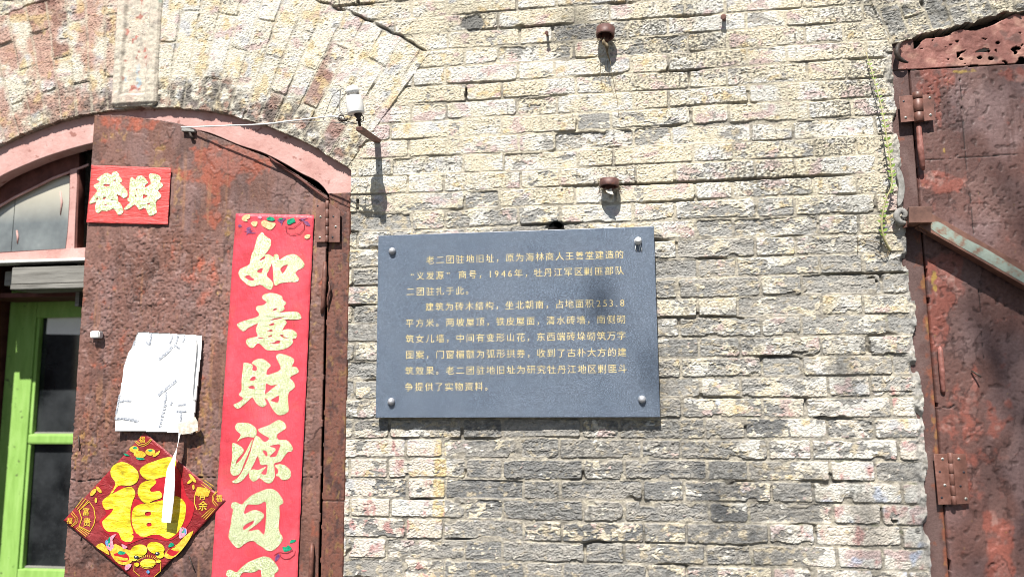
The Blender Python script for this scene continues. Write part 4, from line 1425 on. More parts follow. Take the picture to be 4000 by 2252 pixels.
# ------------------------------------------------------------------ red papers on the shutter
bendB = lambda x, z: 0.0012 * noise(x * 7, z * 4, 160) + 0.0007 * noise(x * 16, z * 12, 161)
BD = 0.0068
ban = thing('red_banner', 'tall red paper couplet with glittering gold characters pasted on the iron shutter', 'banner', (-0.66, -0.006, 0.6))
bq = [P([(921, 833)], BD)[0], P([(1226, 840)], BD)[0], P([(1155, 2252)], BD)[0], P([(816, 2252)], BD)[0]]
xl, xr = np.mean([bq[0][0], bq[3][0]]), np.mean([bq[1][0], bq[2][0]])
sheet('paper', [bq[0], bq[1], (bq[2][0], 0.60), (bq[3][0], 0.60)], BD, MAT['banner_red'], ban, 26, 130, bendB, 0.0006, 0.0012)
K1 = 340 / 1450
glyphs = [
    (900, 820, K1, [[(530,368),(575,425),(665,490),(672,560),(650,640),(600,710),(570,740),(640,735),(690,770),(718,785),(730,745),(775,735),(805,770),(815,830),(870,795),(960,750),(1050,735),(1120,760),(1190,830),(1232,900),(1215,950),(1165,980),(1120,1000),(1080,1050),(1110,1095),(1142,1150),(1105,1195),(1000,1195),(900,1205),(810,1225),(760,1255),(725,1225),(715,1130),(708,1000),(702,930),(695,875),(670,930),(640,1000),(605,1085),(650,1140),(700,1200),(712,1255),(670,1325),(610,1310),(540,1260),(490,1240),(420,1260),(350,1270),(280,1240),(210,1180),(155,1120),(135,1040),(170,980),(250,940),(315,905),(335,830),(355,740),(395,660),(420,560),(450,450),(490,400)],
      [(485,838),(530,790),(580,765),(575,800),(530,830)], [(440,1022),(480,985),(540,965),(520,1040),(490,1045)], [(240,1110),(310,1080),(345,1120),(400,1150),(370,1175),(300,1160)], [(830,985),(880,930),(958,910),(920,990),(870,1055),(850,1030)]]),
    (890, 1120, K1, [[(640,110),(740,100),(840,125),(900,160),(915,215),(965,255),(965,285),(925,315),(945,355),(915,395),(830,432),(930,420),(1080,408),(1180,430),(1228,515),(1170,540),(1060,545),(950,545),(980,590),(950,640),(920,690),(900,725),(960,705),(1040,705),(1110,735),(1150,790),(1130,850),(1070,870),(1085,920),(1040,975),(970,1020),(860,1050),(740,1055),(640,1045),(580,990),(510,935),(470,960),(430,1005),(380,1012),(320,960),(302,900),(340,860),(430,835),(490,825),(480,760),(465,700),(490,640),(500,605),(420,640),(330,690),(260,738),(190,690),(152,630),(200,590),(330,545),(470,505),(520,470),(510,430),(470,370),(490,320),(590,300),(650,255),(630,240),(575,190),(580,145)],
      [(735,400),(775,360),(820,355),(800,385)], [(705,552),(770,525),(930,500),(900,520),(790,545)], [(680,640),(740,600),(775,605),(760,635)], [(655,732),(700,712),(745,715),(730,740)], [(655,830),(700,805),(735,800),(720,830)], [(865,795),(930,800),(920,825),(1005,850),(940,850),(890,825)], [(695,935),(760,925),(820,890),(880,905),(850,935),(760,950)], [(495,850),(550,838),(605,860),(560,862)]]),
    (880, 1360, K1, [[(310,240),(370,240),(440,265),(460,300),(450,355),(520,370),(520,300),(445,245),(500,190),(590,170),(650,185),(720,240),(755,290),(700,350),(690,440),(800,410),(910,360),(915,300),(880,220),(848,150),(870,95),(960,95),(1090,140),(1148,200),(1120,270),(1110,300),(1180,310),(1222,370),(1200,410),(1100,460),(1080,500),(1130,550),(1162,630),(1120,680),(1060,725),(1045,800),(1050,940),(1055,1030),(1010,1080),(940,1108),(870,1100),(820,1050),(770,980),(730,900),(700,850),(650,825),(680,890),(680,940),(620,975),(560,950),(510,900),(470,830),(440,815),(360,890),(290,950),(210,1000),(160,975),(135,935),(200,905),(270,860),(295,825),(225,765),(270,700),(270,560),(285,420),(300,300)],
      [(408,530),(440,480),(500,460),(498,525)], [(380,655),(420,620),(480,625),(485,675)], [(675,575),(720,600),(780,615),(870,595),(800,650),(720,720),(660,760),(670,680)], [(760,860),(830,815),(890,785),(885,890),(820,890)]]),
    (870, 1620, K1, [[(240,135),(330,125),(430,135),(520,185),(565,250),(555,330),(510,370),(420,360),(320,385),(232,440),(300,330),(230,260),(205,200)]]),
    (870, 1620, K1, [[(155,480),(200,468),(270,500),(335,550),(345,610),(290,680),(240,740),(220,808),(290,750),(360,650),(420,540),(470,440),(498,405),(470,520),(420,650),(370,760),(310,920),(260,990),(180,1005),(135,960),(130,880),(150,760),(160,640)]]),
    (870, 1620, K1, [[(590,240),(660,205),(780,160),(870,105),(940,80),(1010,115),(1060,205),(980,270),(910,320),(920,405),(1040,410),(1110,450),(1165,540),(1150,600),(1090,610),(1030,680),(960,770),(860,800),(862,900),(868,1010),(830,1100),(770,1135),(700,1110),(650,1070),(605,1045),(560,1085),(500,1100),(440,1030),(450,930),(510,900),(580,915),(640,890),(720,858),(690,900),(640,970),(720,985),(740,900),(740,825),(640,830),(610,760),(580,680),(540,760),(480,880),(400,1000),(320,1090),(230,1132),(155,1105),(240,1050),(310,960),(350,880),(400,770),(450,640),(480,540),(510,430),(550,350),(600,360),(680,440),(740,430),(770,380),(700,340),(620,290)],
      [(680,580),(740,620),(740,690),(700,660),(670,610)], [(790,510),(880,490),(958,488),(940,570),(890,680),(830,695),(775,690),(870,600),(870,550),(800,530)]]),
    (870, 1620, K1, [[(880,830),(960,815),(1040,840),(1110,900),(1138,970),(1120,1040),(1060,1075),(990,1075),(940,1030),(885,1000),(925,950),(910,890),(875,860)]]),
]
SUNG = [[(770,105),(870,125),(940,190),(1000,290),(985,335),(940,370),(945,500),(930,650),(940,760),(990,850),(960,930),(890,1010),(820,1050),(740,1040),(680,990),(610,955),(560,905),(480,905),(400,950),(320,1008),(250,970),(190,890),(165,830),(180,740),(205,620),(215,520),(235,420),(205,390),(220,320),(280,308),(360,345),(420,290),(520,205),(640,150)],
        [(408,490),(420,400),(470,345),(580,350),(650,335),(720,300),(740,370),(735,560),(710,795),(650,755),(600,725),(460,755),(550,680),(640,610),(705,530),(690,480),(620,440),(530,432)], [(385,715),(400,670),(460,630),(550,590),(540,630),(480,680),(410,728)]]
glyphs.append((850, 1880, 340 / 1325, SUNG))
glyphs.append((850 - 75 * .2566, 1880 + 1030 * .2566, 340 / 1325, SUNG))
for ox, oy, k, loops in glyphs:
    decal('glitter_character', [zoomed(l, ox, oy, k) for l in loops], BD + 0.0016, MAT['glitter'], ban, 3, bendB, 0.0006)
B1 = lambda pts: zoomed(pts, 900, 820, K1)
DB = BD + 0.0014
flow = [('purple_print', [(120,265),(150,230),(200,265),(150,295)]), ('purple_print', [(190,352),(260,345),(255,290),(330,260),(345,310),(300,335),(395,335),(330,370),(460,385),(380,395),(290,395),(250,440),(265,370)]),
        ('purple_print', [(760,160),(870,120),(940,128),(890,180),(870,220),(850,290),(835,220)]), ('purple_print', [(1110,160),(1180,130),(1310,122),(1200,160),(1300,195),(1355,280),(1260,265),(1210,185)]),
        ('cream_print', [(170,130),(230,70),(330,60),(340,130),(270,170),(300,200),(200,190)]), ('cream_print', [(330,210),(390,175),(460,185),(450,260),(400,290),(360,265)]),
        ('cream_print', [(490,190),(560,150),(640,190),(770,210),(770,260),(690,345),(610,330),(500,260)]), ('pink_print', [(440,120),(490,95),(540,120),(500,155)]),
        ('green_print', [(580,150),(640,100),(720,115),(755,165),(700,190),(640,180)]), ('green_print', [(930,170),(980,140),(1060,115),(1085,160),(1100,200),(1040,220),(990,250),(930,240)]),
        ('cream_print', [(1215,450),(1260,405),(1335,400),(1330,460),(1270,490)]), ('green_print', [(790,150),(840,125),(885,135),(850,165)])]
for i, (m, p) in enumerate(flow):
    cx_, cy_ = np.mean([q[0] for q in p]), np.mean([q[1] for q in p])
    p = [(cx_ + (q[0] - cx_) * .82, cy_ + (q[1] - cy_) * .82) for q in p]
    decal('printed_flower', [B1(p)], DB + 0.00012 * i, MAT[m], ban, 2, bendB, 0.0003)
for p in ([(920, 280), (990, 292), (1055, 290), (1110, 250), (1170, 200), (1180, 160), (1130, 150)], [(920, 270), (930, 360), (990, 405), (1070, 410), (1160, 385), (1230, 310), (1235, 240), (1200, 190)]):
    decal('printed_line', [ribbon(B1(p), 1.8)], DB + .0016, MAT['line_print'], ban, 0, bendB, 0.0003)
B5 = lambda pts: zoomed(pts, 850, 1880, .2566)
for m, p in (('green_print', [(1095,930),(1120,885),(1190,880),(1180,910),(1130,930)]), ('green_print', [(985,985),(1040,995),(1070,960),(1105,985),(1130,1020),(1080,1050),(1010,1060)]), ('purple_print', [(870,1210),(880,1140),(930,1090),(945,1140),(910,1190)])):
    decal('printed_leaf', [B5(p)], DB, MAT[m], ban, 2, bendB, 0.0003)
for p in ([(950, 1060), (985, 1085), (1060, 1085), (1150, 1040)], [(945, 1075), (960, 1140), (1020, 1180), (1100, 1165), (1170, 1110), (1180, 1050)], [(860, 1115), (940, 1070)]):
    decal('printed_line', [ribbon(B5(p), 2.2)], DB + .0004, MAT['line_print'], ban, 0, bendB, 0.0003)

bendP = lambda x, z: 0.0016 * noise(x * 6, z * 14, 162) + 0.0008 * noise(x * 12, z * 30, 163)
pos = thing('red_poster', 'small red poster with two pale gold characters pasted above the white card', 'poster', (-1.2, -0.006, 2.0))
pq = P([(358, 645), (668, 657), (656, 878), (338, 870)], BD)
sheet('paper', list(pq), BD, MAT['poster_red'], pos, 40, 40, bendP, 0.0006, 0.001)
K6 = 360 / 2008
for loops in ([[(290,360),(350,320),(420,280),(470,250),(540,270),(580,300),(610,240),(660,215),(720,240),(750,290),(760,330),(810,380),(815,440),(770,470),(850,550),(920,640),(940,730),(900,790),(840,795),(760,740),(700,725),(730,800),(730,870),(790,930),(830,1020),(845,1100),(780,1160),(720,1150),(680,1080),(620,1030),(540,1060),(450,1080),(370,1070),(300,1130),(240,1080),(235,990),(250,890),(180,910),(110,920),(130,830),(200,740),(270,640),(230,580),(195,530),(290,470),(330,440),(270,400)],
               [(410,515),(470,490),(560,510),(520,550),(440,540)], [(630,415),(680,400),(660,440)], [(390,800),(450,770),(460,800),(420,830)], [(240,830),(280,790),(300,820)], [(420,940),(470,930),(480,965)], [(560,840),(610,835),(600,860)]],
              [[(1000,370),(1040,345),(1110,400),(1150,330),(1210,305),(1280,330),(1340,400),(1375,460),(1310,520),(1320,570),(1400,520),(1440,480),(1420,400),(1400,320),(1440,265),(1540,275),(1620,310),(1665,370),(1640,440),(1715,520),(1650,590),(1600,640),(1650,700),(1670,780),(1590,840),(1560,900),(1565,1050),(1560,1130),(1440,1185),(1390,1150),(1350,1060),(1300,1010),(1200,1050),(1140,980),(1090,940),(1000,1010),(900,1055),(865,1030),(930,960),(990,900),(930,840),(975,770),(975,600),(985,450)],
               [(1270,800),(1290,710),(1340,740),(1380,730),(1340,790)], [(1360,940),(1400,905),(1440,910),(1420,940)], [(1110,615),(1150,600),(1145,640)], [(1090,750),(1135,735),(1125,770)]]):
    decal('glitter_character', [zoomed(l, 330, 630, K6) for l in loops], BD + 0.0018, MAT['glitter'], pos, 3, bendP, 0.0006)

# diamond poster with the fat yellow character
bendF = lambda x, z: 0.0014 * noise(x * 6, z * 6, 164) + 0.0008 * noise(x * 14 + z * 14, z * 30, 165)
FD = BD + 0.0024
fu = thing('diamond_poster', 'dark red diamond poster with a fat yellow character, gold fans and twin fish', 'poster', (-0.95, -0.006, 0.8))
fq = P([(565, 1688), (881, 1953), (564, 2297), (248, 2031)], FD)
sheet('paper', list(fq), FD, MAT['diamond_red'], fu, 50, 50, bendF, 0.0006, 0.0008)
KF = 670 / 1698
Fz = lambda pts: zoomed(pts, 230, 1680, KF)
decal('bright_field', [Fz([(640,560),(560,520),(500,640),(420,720),(470,820),(400,900),(470,1010),(580,1070),(660,1130),(800,1080),(900,1060),(1080,1090),(1200,1020),(1300,900),(1340,740),(1260,640),(1200,420),(1100,330),(900,500),(800,640)])], FD + .0013, MAT['red_print'], fu, 3, bendF, .0003)
for loops in ([[(620,310),(700,335),(770,390),(790,450),(770,510),(700,545),(620,540),(570,560),(530,620),(495,645),(560,530),(520,460),(510,400),(540,345)]],
              [[(497,640),(560,610),(650,565),(720,560),(750,600),(755,640),(730,700),(715,760),(708,830),(712,920),(732,990),(738,1050),(718,1095),(670,1100),(620,1075),(590,1010),(540,1000),(480,995),(440,950),(432,900),(470,860),(520,810),(535,770),(460,780),(430,700)]],
              [[(800,390),(850,340),(940,305),(1040,270),(1110,265),(1160,300),(1150,360),(1100,440),(1000,465),(920,490),(860,480),(815,440)]],
              [[(800,540),(860,500),(950,490),(960,520),(910,570),(915,605),(1000,600),(1020,660),(940,690),(870,720),(820,690),(780,620)]],
              [[(740,770),(800,730),(900,715),(1020,690),(1140,650),(1200,665),(1250,720),(1255,800),(1235,900),(1180,1000),(1110,1060),(1060,1065),(990,1030),(920,1030),(840,1055),(770,1020),(730,940),(722,850)], [(855,810),(905,800),(910,835),(860,840)], [(870,920),(910,910),(918,940),(878,948)]]):
    decal('yellow_stroke', [Fz(l) for l in loops], FD + 0.0021, MAT['foil'], fu, 3, bendF, 0.0006)
small = [('福', 828, 88, 62, 0), ('福', 1590, 668, 66, 0), ('福', 112, 888, 62, 0), ('有', 1420, 640, 88, 0), ('余', 1428, 742, 92, 0), ('富', 272, 800, 76, 0), ('贵', 282, 905, 86, 0)]
for c, x, y, s, t in small:
    lettering('small_character', [(c, *P(Fz([(x, y)]), FD)[0], s * KF * 0.00079 * 1.12, t, 0.012)], FD + .0022, MAT['gold_print'], fu, bendF)
bpy.data.objects.remove(_fo)
lines = [[(1370, 560), (1440, 570), (1500, 600), (1480, 655), (1478, 705), (1510, 760), (1410, 832), (1365, 780), (1340, 720), (1345, 640), (1372, 560)],
         [(198, 790), (300, 703), (345, 770), (360, 860), (345, 930), (305, 1000), (200, 945), (225, 870), (198, 790)],
         [(750, 105), (790, 145), (840, 155), (885, 130), (918, 88)], [(762, 100), (800, 130), (840, 138), (880, 115), (905, 85)],
         [(1570, 600), (1535, 640), (1530, 690), (1575, 740)], [(1555, 600), (1518, 650), (1518, 700), (1555, 750)], [(130, 800), (180, 860), (180, 910), (130, 950)], [(120, 820), (160, 865), (162, 905), (120, 945)],
         [(1440, 490), (1530, 550)], [(1425, 510), (1515, 575)], [(1410, 530), (1500, 600)], [(1545, 775), (1450, 880)], [(1530, 765), (1432, 868)], [(1512, 765), (1412, 855)],
         [(240, 665), (165, 765)], [(265, 675), (180, 785)], [(290, 690), (205, 785)], [(170, 965), (270, 1050)], [(180, 955), (285, 1035)], [(195, 950), (300, 1020)],
         [(800, 1340), (850, 1365), (920, 1355), (960, 1320)], [(745, 1310), (740, 1390), (800, 1440)], [(1010, 1290), (1005, 1390), (940, 1445)]]
for l in lines:
    decal('gold_line', [ribbon(Fz(l), 3.4 if len(l) > 6 else 2.2)], FD + .0020, MAT['gold_print'], fu, 0, bendF, .0003)
for i, (m, l) in enumerate([('gold_print', ellipse(745, 185, 45, 32)), ('gold_print', ellipse(800, 235, 60, 35, .1)), ('gold_print', ellipse(905, 212, 48, 34)), ('green_print', ellipse(755, 172, 22, 12)), ('green_print', ellipse(905, 197, 22, 11)), ('green_print', [(640,225),(680,235),(730,270),(700,250),(660,250)]), ('green_print', [(760,265),(820,270),(850,285),(790,290)]), ('gold_print', [(930,245),(1000,195),(985,235),(940,262)]),
        ('gold_print', ellipse(340, 610, 42, 20, -.9)), ('gold_print', ellipse(395, 585, 40, 16, .9)), ('gold_print', ellipse(365, 690, 12, 26)), ('gold_print', ellipse(1320, 470, 55, 16, .9)), ('gold_print', ellipse(1300, 500, 40, 14, -.7)), ('gold_print', ellipse(1330, 560, 12, 26)),
        ('gold_print', [(500,1180),(560,1120),(650,1170),(740,1200),(720,1300),(640,1330),(560,1290)]), ('red_print', ellipse(620, 1245, 80, 48, .4)), ('gold_print', [(1330,990),(1240,1050),(1180,1120),(1090,1170),(1040,1240),(1110,1270),(1200,1200),(1290,1080)]), ('red_print', ellipse(1130, 1195, 75, 42, -.6)),
        ('pink_print', [(480,1100),(520,1040),(570,1025),(530,1080),(545,1150),(510,1190),(470,1150)]), ('green_print', [(485,1080),(510,1050),(505,1150),(490,1130)]), ('blue_print', [(460,1095),(480,1080),(488,1140),(465,1130)]),
        ('gold_print', [(365,1145),(430,1110),(480,1170),(500,1230),(430,1190)]), ('pink_print', [(1190,1060),(1200,960),(1260,970),(1265,1020),(1220,1060)]), ('green_print', [(1215,960),(1240,990),(1235,1040),(1215,1030)]), ('blue_print', [(1240,965),(1262,990),(1250,1035),(1240,1000)]),
        ('foil', ellipse(790, 1190, 85, 62, -.25)), ('foil', ellipse(740, 1250, 45, 40)), ('foil', ellipse(960, 1160, 88, 58, .25)), ('foil', ellipse(1000, 1225, 42, 38)), ('green_print', [(585,1220),(600,1190),(660,1205),(640,1225)]), ('green_print', [(1080,1150),(1110,1105),(1145,1130),(1110,1150)]),
        ('black_print', ellipse(766, 1252, 24, 20)), ('black_print', ellipse(975, 1218, 24, 19)), ('ceramic', ellipse(760, 1246, 8, 7)), ('ceramic', ellipse(969, 1212, 8, 7)),
        ('foil', ellipse(880, 1310, 78, 42, -.1)), ('foil', ellipse(770, 1325, 24, 20)), ('foil', ellipse(985, 1292, 24, 18)), ('blue_print', ellipse(880, 1398, 16, 16)), ('pink_print', [(660,1330),(720,1320),(690,1370),(655,1380)]), ('pink_print', [(620,1120),(680,1150),(640,1170)])]):
    decal('printed_figure', [Fz(l)], FD + .0020 + .00004 * i, MAT[m], fu, 2, bendF, .0003)
for k in range(13):
    a = math.radians(200 + k * 11.5)
    decal('gold_line', [ribbon(Fz([(880 + 88 * math.cos(a), 1312 + 60 * math.sin(a)), (880 + 118 * math.cos(a), 1312 + 86 * math.sin(a))]), 1.8)], FD + .0019, MAT['gold_print'], fu, 0, bendF, .0003)

# white card with pen marks, its torn strip hanging down
card = thing('white_card', 'curled white card with faint pen marks and a torn strip hanging off it', 'paper', (-1.0, -0.01, 1.4))
bendC = lambda x, z: 0.004 + 0.012 * sst(1.72, 1.43, z) + 0.004 * sst(-1.10, -1.19, x) + 0.006 * sst(-0.97, -0.93, x) * sst(1.5, 1.65, z) * 0 + 0.0018 * noise(x * 9, z * 6, 166)
cq = P([(536, 1293), (789, 1309), (751, 1694), (456, 1683)], 0.012)
KC = 400 / 1208
Cz = lambda pts: zoomed(pts, 430, 1260, KC)
clp = P(Cz([(325,100),(480,112),(700,122),(880,135),(1085,145),(1078,300),(1055,520),(1020,900),(1000,1100),(972,1310),(860,1295),(755,1290),(560,1285),(330,1275),(80,1275),(88,1090),(140,820),(160,640),(172,500),(210,360),(280,230),(300,160)]), 0.014)
gx, gz = np.arange(clp[:, 0].min(), clp[:, 0].max(), .0024), np.arange(clp[:, 1].min(), clp[:, 1].max(), .0024)


def card_field(X, Z):
    col = np.zeros((len(X), 3), np.float32)
    col[:] = (0.80, 0.80, 0.79)
    cr = seam(X, Z, Cz([(910, 300), (870, 480), (820, 610)]), .006, .014) * .0018
    cr2 = seam(X, Z, Cz([(960, 200), (950, 420), (985, 700), (1005, 900)]), .004, .014)
    return bendC(X, Z) + cr + .003 * cr2, col


relief('card', gx, gz, lambda X, Z: inside(clp, X, Z), card_field, mat_relief('white_pasteboard', (0.6, 0.75), 300, 0.05, 0.0002), card, y0=-.006, back=-.006)
marks = [[(495,115),(490,180),(475,262)], [(432,225),(470,262)], [(745,145),(735,190),(715,245)], [(812,150),(800,210),(765,285)], [(885,145),(885,190),(865,228)], [(780,265),(838,308)], [(745,280),(690,350),(588,432)], [(150,930),(200,915),(285,918)], [(95,1125),(180,1120),(270,1135),(365,1158)], [(600,855),(660,800),(740,735),(805,680)], [(690,810),(690,900),(672,950)], [(830,965),(925,962)], [(810,1045),(930,1038)], [(868,1050),(865,1155)], [(765,930),(745,965)], [(300,215),(280,280)], [(150,850),(110,1075)]]
for i, mk in enumerate(marks):
    wd = 10 if i in (6, 8, 9) else 6.5
    decal('pen_mark', [ribbon(Cz(mk), wd)], .0075, MAT['ink'], card, 0, lambda x, z: bendC(x, z), .0003)
for k in range(7):
    y = 960 + k * 40
    decal('pen_mark', [Cz([(668 - k * 9, y), (702 - k * 10, y + 2), (695 - k * 10, y + 28), (660 - k * 9, y + 28)])], .0075, MAT['ink'], card, 0, lambda x, z: bendC(x, z), .0003)
decal('flap', [Cz([(960,190),(985,160),(1020,175),(1030,330),(1010,620),(1000,900),(985,700),(950,480),(945,300)])], .015, MAT['paper'], card, 2, lambda x, z: bendC(x, z) * 1.0, .0006)
decal('tape', [Cz([(830,1190),(900,1155),(985,1150),(1030,1100),(1062,1160),(1068,1260),(975,1300),(880,1310),(840,1280)])], .018, MAT['tape'], card, 1, lambda x, z: bendC(x, z), .0006)
# hanging strip: a twisted ribbon
sp = [(706, 1672, .028, 17, 0.15), (700, 1700, .032, 12, 0.8), (692, 1745, .036, 13, 1.0), (679, 1790, .038, 22, 0.6), (668, 1830, .040, 34, 0.25), (664, 1880, .040, 40, 0.15), (659, 1940, .040, 42, 0.1), (653, 2000, .039, 40, 0.1), (649, 2039, .038, 37, 0.12)]
bm = bmesh.new()
fr, bk_ = [], []
ss = spline([Vector((a, b, c)) for a, b, c, _, _ in sp], 6)
ww = np.interp(np.linspace(0, len(sp) - 1, len(ss)), range(len(sp)), [q[3] * 1.2 for q in sp])
tw = np.interp(np.linspace(0, len(sp) - 1, len(ss)), range(len(sp)), [q[4] for q in sp])
for q, w_, t_ in zip(ss, ww, tw):
    c_ = P3(q.x, q.y, q.z)
    u_ = Vector((math.cos(t_), -math.sin(t_), -0.04)) * (w_ * .00079 / max(math.cos(t_), .5)) * .5
    jg = 0.0012 * float(noise(np.array([q.y * .09]), np.array([0.0]), 170)[0])
    fr.append((bm.verts.new(c_ - u_ + Vector((jg, 0, 0))), bm.verts.new(c_ + u_ + Vector((-jg, 0, 0)))))
    bk_.append((bm.verts.new(c_ - u_ + Vector((jg, .0008, 0))), bm.verts.new(c_ + u_ + Vector((-jg, .0008, 0)))))
for (a0, a1), (c0, c1), (b0, b1), (d0, d1) in zip(fr[:-1], fr[1:], bk_[:-1], bk_[1:]):
    for f in ((a0, c0, c1, a1), (b0, b1, d1, d0), (a0, b0, d0, c0), (a1, c1, d1, b1)):
        bm.faces.new(f).smooth = True
bm_obj('torn_strip', bm, MAT['paper'], card)

# small white cable clip on the shutter
clip = bmesh.new()
cc = P3(378, 1306, .016)
add_box(clip, cc, (0.034, 0.024, 0.024))
bmesh.ops.bevel(clip, geom=clip.edges[:], offset=.003, segments=2, affect='EDGES')
add_box(clip, cc + Vector((-0.019, 0.006, .002)), (0.012, 0.012, 0.016))
add_lathe(clip, [(.0022, 0), (.0018, .0008), (0, .001)], axis_m(cc + Vector((.003, -.0121, 0)), (0, -1, 0)), 10)
tag(bm_obj('cable_clip', clip, MAT['ceramic']), 'small white plastic cable clip fixed to the rusty shutter above the white card', 'clip')

# ------------------------------------------------------------------ insulator on its bracket, and the cable
ins = thing('insulator', 'white ceramic insulator with wire ties on a rusty bracket arm, between arch and plaque', 'insulator', tuple(P3(1485, 550, 0)))
wb = P3(1482, 556, -0.02)
ae = P3(1403, 502, .18)
dirn = (ae - wb).normalized()
bm = bmesh.new()
m3 = Matrix((dirn, Vector((0, 0, 1)).cross(dirn).normalized(), dirn.cross(Vector((0, 0, 1)).cross(dirn).normalized()).normalized())).transposed()
add_box(bm, wb.lerp(ae, .5), ((ae - wb).length, 0.021, 0.013), m3)
bm_obj('bracket_arm', bm, MAT['rust'], ins, bevel=.0012)
b0, t0 = P3(1392, 447, .178), P3(1374, 330, .186)
axd = (t0 - b0).normalized()
Hh = (t0 - b0).length
k = Hh / 0.096
lathe('ceramic_body', [(.020, 0), (.0265, .0012), (.0278, .005), (.0275, .03), (.0265, .05), (.0248, .058), (.0185, .0605), (.0165, .064), (.0172, .069), (.020, .071), (.0212, .076), (.0205, .084), (.0165, .0905), (.009, .0945), (0, .096)], b0, axd, MAT['ceramic'], ins, 28)
lathe('iron_pin', [(.0045, -.001), (.0045, .028), (.009, .029), (.009, .033), (.0055, .036), (.011, .044), (.013, .05), (0, .051)], b0 - axd * .048 + Vector((.006, 0, -.002)), axd, MAT['dark_iron'], ins, 14)
nk = b0 + axd * .0635
e1 = axd.orthogonal().normalized()
e2 = axd.cross(e1)
for j_ in range(2):
    tube('wire_tie', [nk + axd * (.003 * j_) + (e1 * math.cos(a) + e2 * math.sin(a)) * .0185 for a in np.linspace(0, 6.4, 20)], .0014, MAT['wiregrey'], ins, 6)
tube('wire_tie', [P3(1345, 350, .19), P3(1332, 346, .195), P3(1327, 400, .19), P3(1330, 440, .185), P3(1352, 447, .18), P3(1375, 452, .178)], .0016, MAT['wiregrey'], ins, 6, 4)
tube('wire_tie', [P3(1332, 347, .195), P3(1300, 375, .18), P3(1280, 420, .17), P3(1262, 470, .165)], .0012, MAT['wiregrey'], ins, 6, 4)
for a, r_ in ((0, 13), (1.7, 11)):
    tube('wire_tie', [P3(1334 + r_ * math.cos(q + a), 462 + r_ * math.sin(q + a), .18 + .004 * a) for q in np.linspace(0, 5.6, 12)], .0017, MAT['dark_iron'], ins, 6)
tube('wire_tie', [P3(1345, 466, .18), P3(1362, 476, .18), P3(1395, 482, .178), P3(1420, 470, .176), P3(1416, 452, .178), P3(1400, 447, .178)], .0015, MAT['dark_iron'], ins, 6, 4)
tube('wire_tie', [P3(1325, 465, .18), P3(1345, 470, .184), P3(1360, 462, .18)], [.003, .005, .003], MAT['dark_iron'], ins, 6, 3)

cab = thing('cable', 'thin white cable running from the pink arch frame to the insulator', 'cable', tuple(P3(712, 496, .01)))
tube('white_core', [P3(708, 497, .006), P3(760, 496, .02), P3(860, 492, .05), P3(1015, 486, .09), P3(1125, 474, .125), P3(1250, 459, .16), P3(1300, 455, .176), P3(1335, 460, .18)], .0026, MAT['wire'], cab, 8, 5)
tube('grey_strand', [P3(1010, 488, .09), P3(1125, 480, .125), P3(1240, 476, .16), P3(1330, 480, .18), P3(1385, 483, .18)], .0014, MAT['wiregrey'], cab, 6, 5)
sc = bmesh.new()
add_box(sc, P3(738, 509, .008), (.05, .014, .012), Matrix.Rotation(.12, 3, 'Y'))
bm_obj('wire_cleat', sc, MAT['cement'], cab, bevel=.002)
tube('wire_cleat', [P3(738, 508, .004), P3(746, 530, .012), P3(758, 545, .004)], .005, MAT['dark_iron'], cab, 6)

# ------------------------------------------------------------------ pipe stubs, nails, hook, shard
def stub(name, label, a, b, r, cord):
    st = thing(name, label, 'pipe', tuple(a), 'rusty pipe stubs on the wall')
    a, b = Vector(a), Vector(b)
    dd = (b - a).normalized()
    ln = (b - a).length
    lathe('pipe_wall', [(r, 0), (r, ln - .002), (r * .97, ln), (r * .86, ln), (r * .84, ln - .003), (r * .84, .005), (0, .004)], a, dd, MAT['rusted_pipe'], st, 26)
    lathe('pipe_tail', [(r * .5, 0), (r * .5, .03), (r * .4, .034)], (a.x, .012, a.z - r * .55), (0, -1, 0), MAT['rusted_pipe'], st, 20)
    return st


s1 = stub('pipe_stub', 'rusty pipe stub high on the wall with frayed cord hanging from its mouth', P3(2366, 112, .036), P3(2364, 143, .040), .0305, True)
s2 = stub('pipe_stub', 'short rusty pipe stub with a ragged dry nest, just above the plaque', P3(2380, 701, .036), P3(2379, 729, .036), .0310, True)
m_ = P3(2363, 141, .050)
for q in ([(2352, 152, .05), (2340, 158, .05), (2333, 156, .05), (2350, 149, .05)],):
    tube('frayed_cord', [P3(*v) for v in q], .0016, MAT['dry'], s1, 6, 4)
tube('frayed_cord', [P3(2362, 146, .05), P3(2358, 165, .05), P3(2370, 180, .046), P3(2372, 205, .036), P3(2380, 232, .016), P3(2386, 250, .01)], [.002, .006, .007, .003, .0022, .0015], MAT['dry'], s1, 7, 4)
for q in ([(2384, 240, .012), (2392, 290, .008), (2400, 330, .008), (2412, 400, .008), (2416, 450, .008)], [(2372, 235, .012), (2376, 290, .008), (2386, 330, .008), (2396, 360, .008), (2402, 370, .008)], [(2344, 232, .008), (2346, 290, .008), (2352, 330, .008), (2358, 338, .008), (2366, 310, .008), (2362, 260, .008), (2364, 235, .008)]):
    tube('loose_thread', [P3(*v) for v in q], .0007, MAT['dry'], s1, 5, 4)
tube('loose_thread', [P3(2344, 100, .012), P3(2350, 84, .02), P3(2366, 82, .02), P3(2376, 96, .014)], .0012, MAT['dry'], s1, 5, 4)
plate('nest_scrap', [P([(2368, 738), (2377, 742), (2388, 734), (2392, 748), (2397, 760), (2384, 757), (2372, 752), (2366, 745)], .052)], .052, .002, MAT['tape'], s2, sm=2)
rr = random.Random(4)
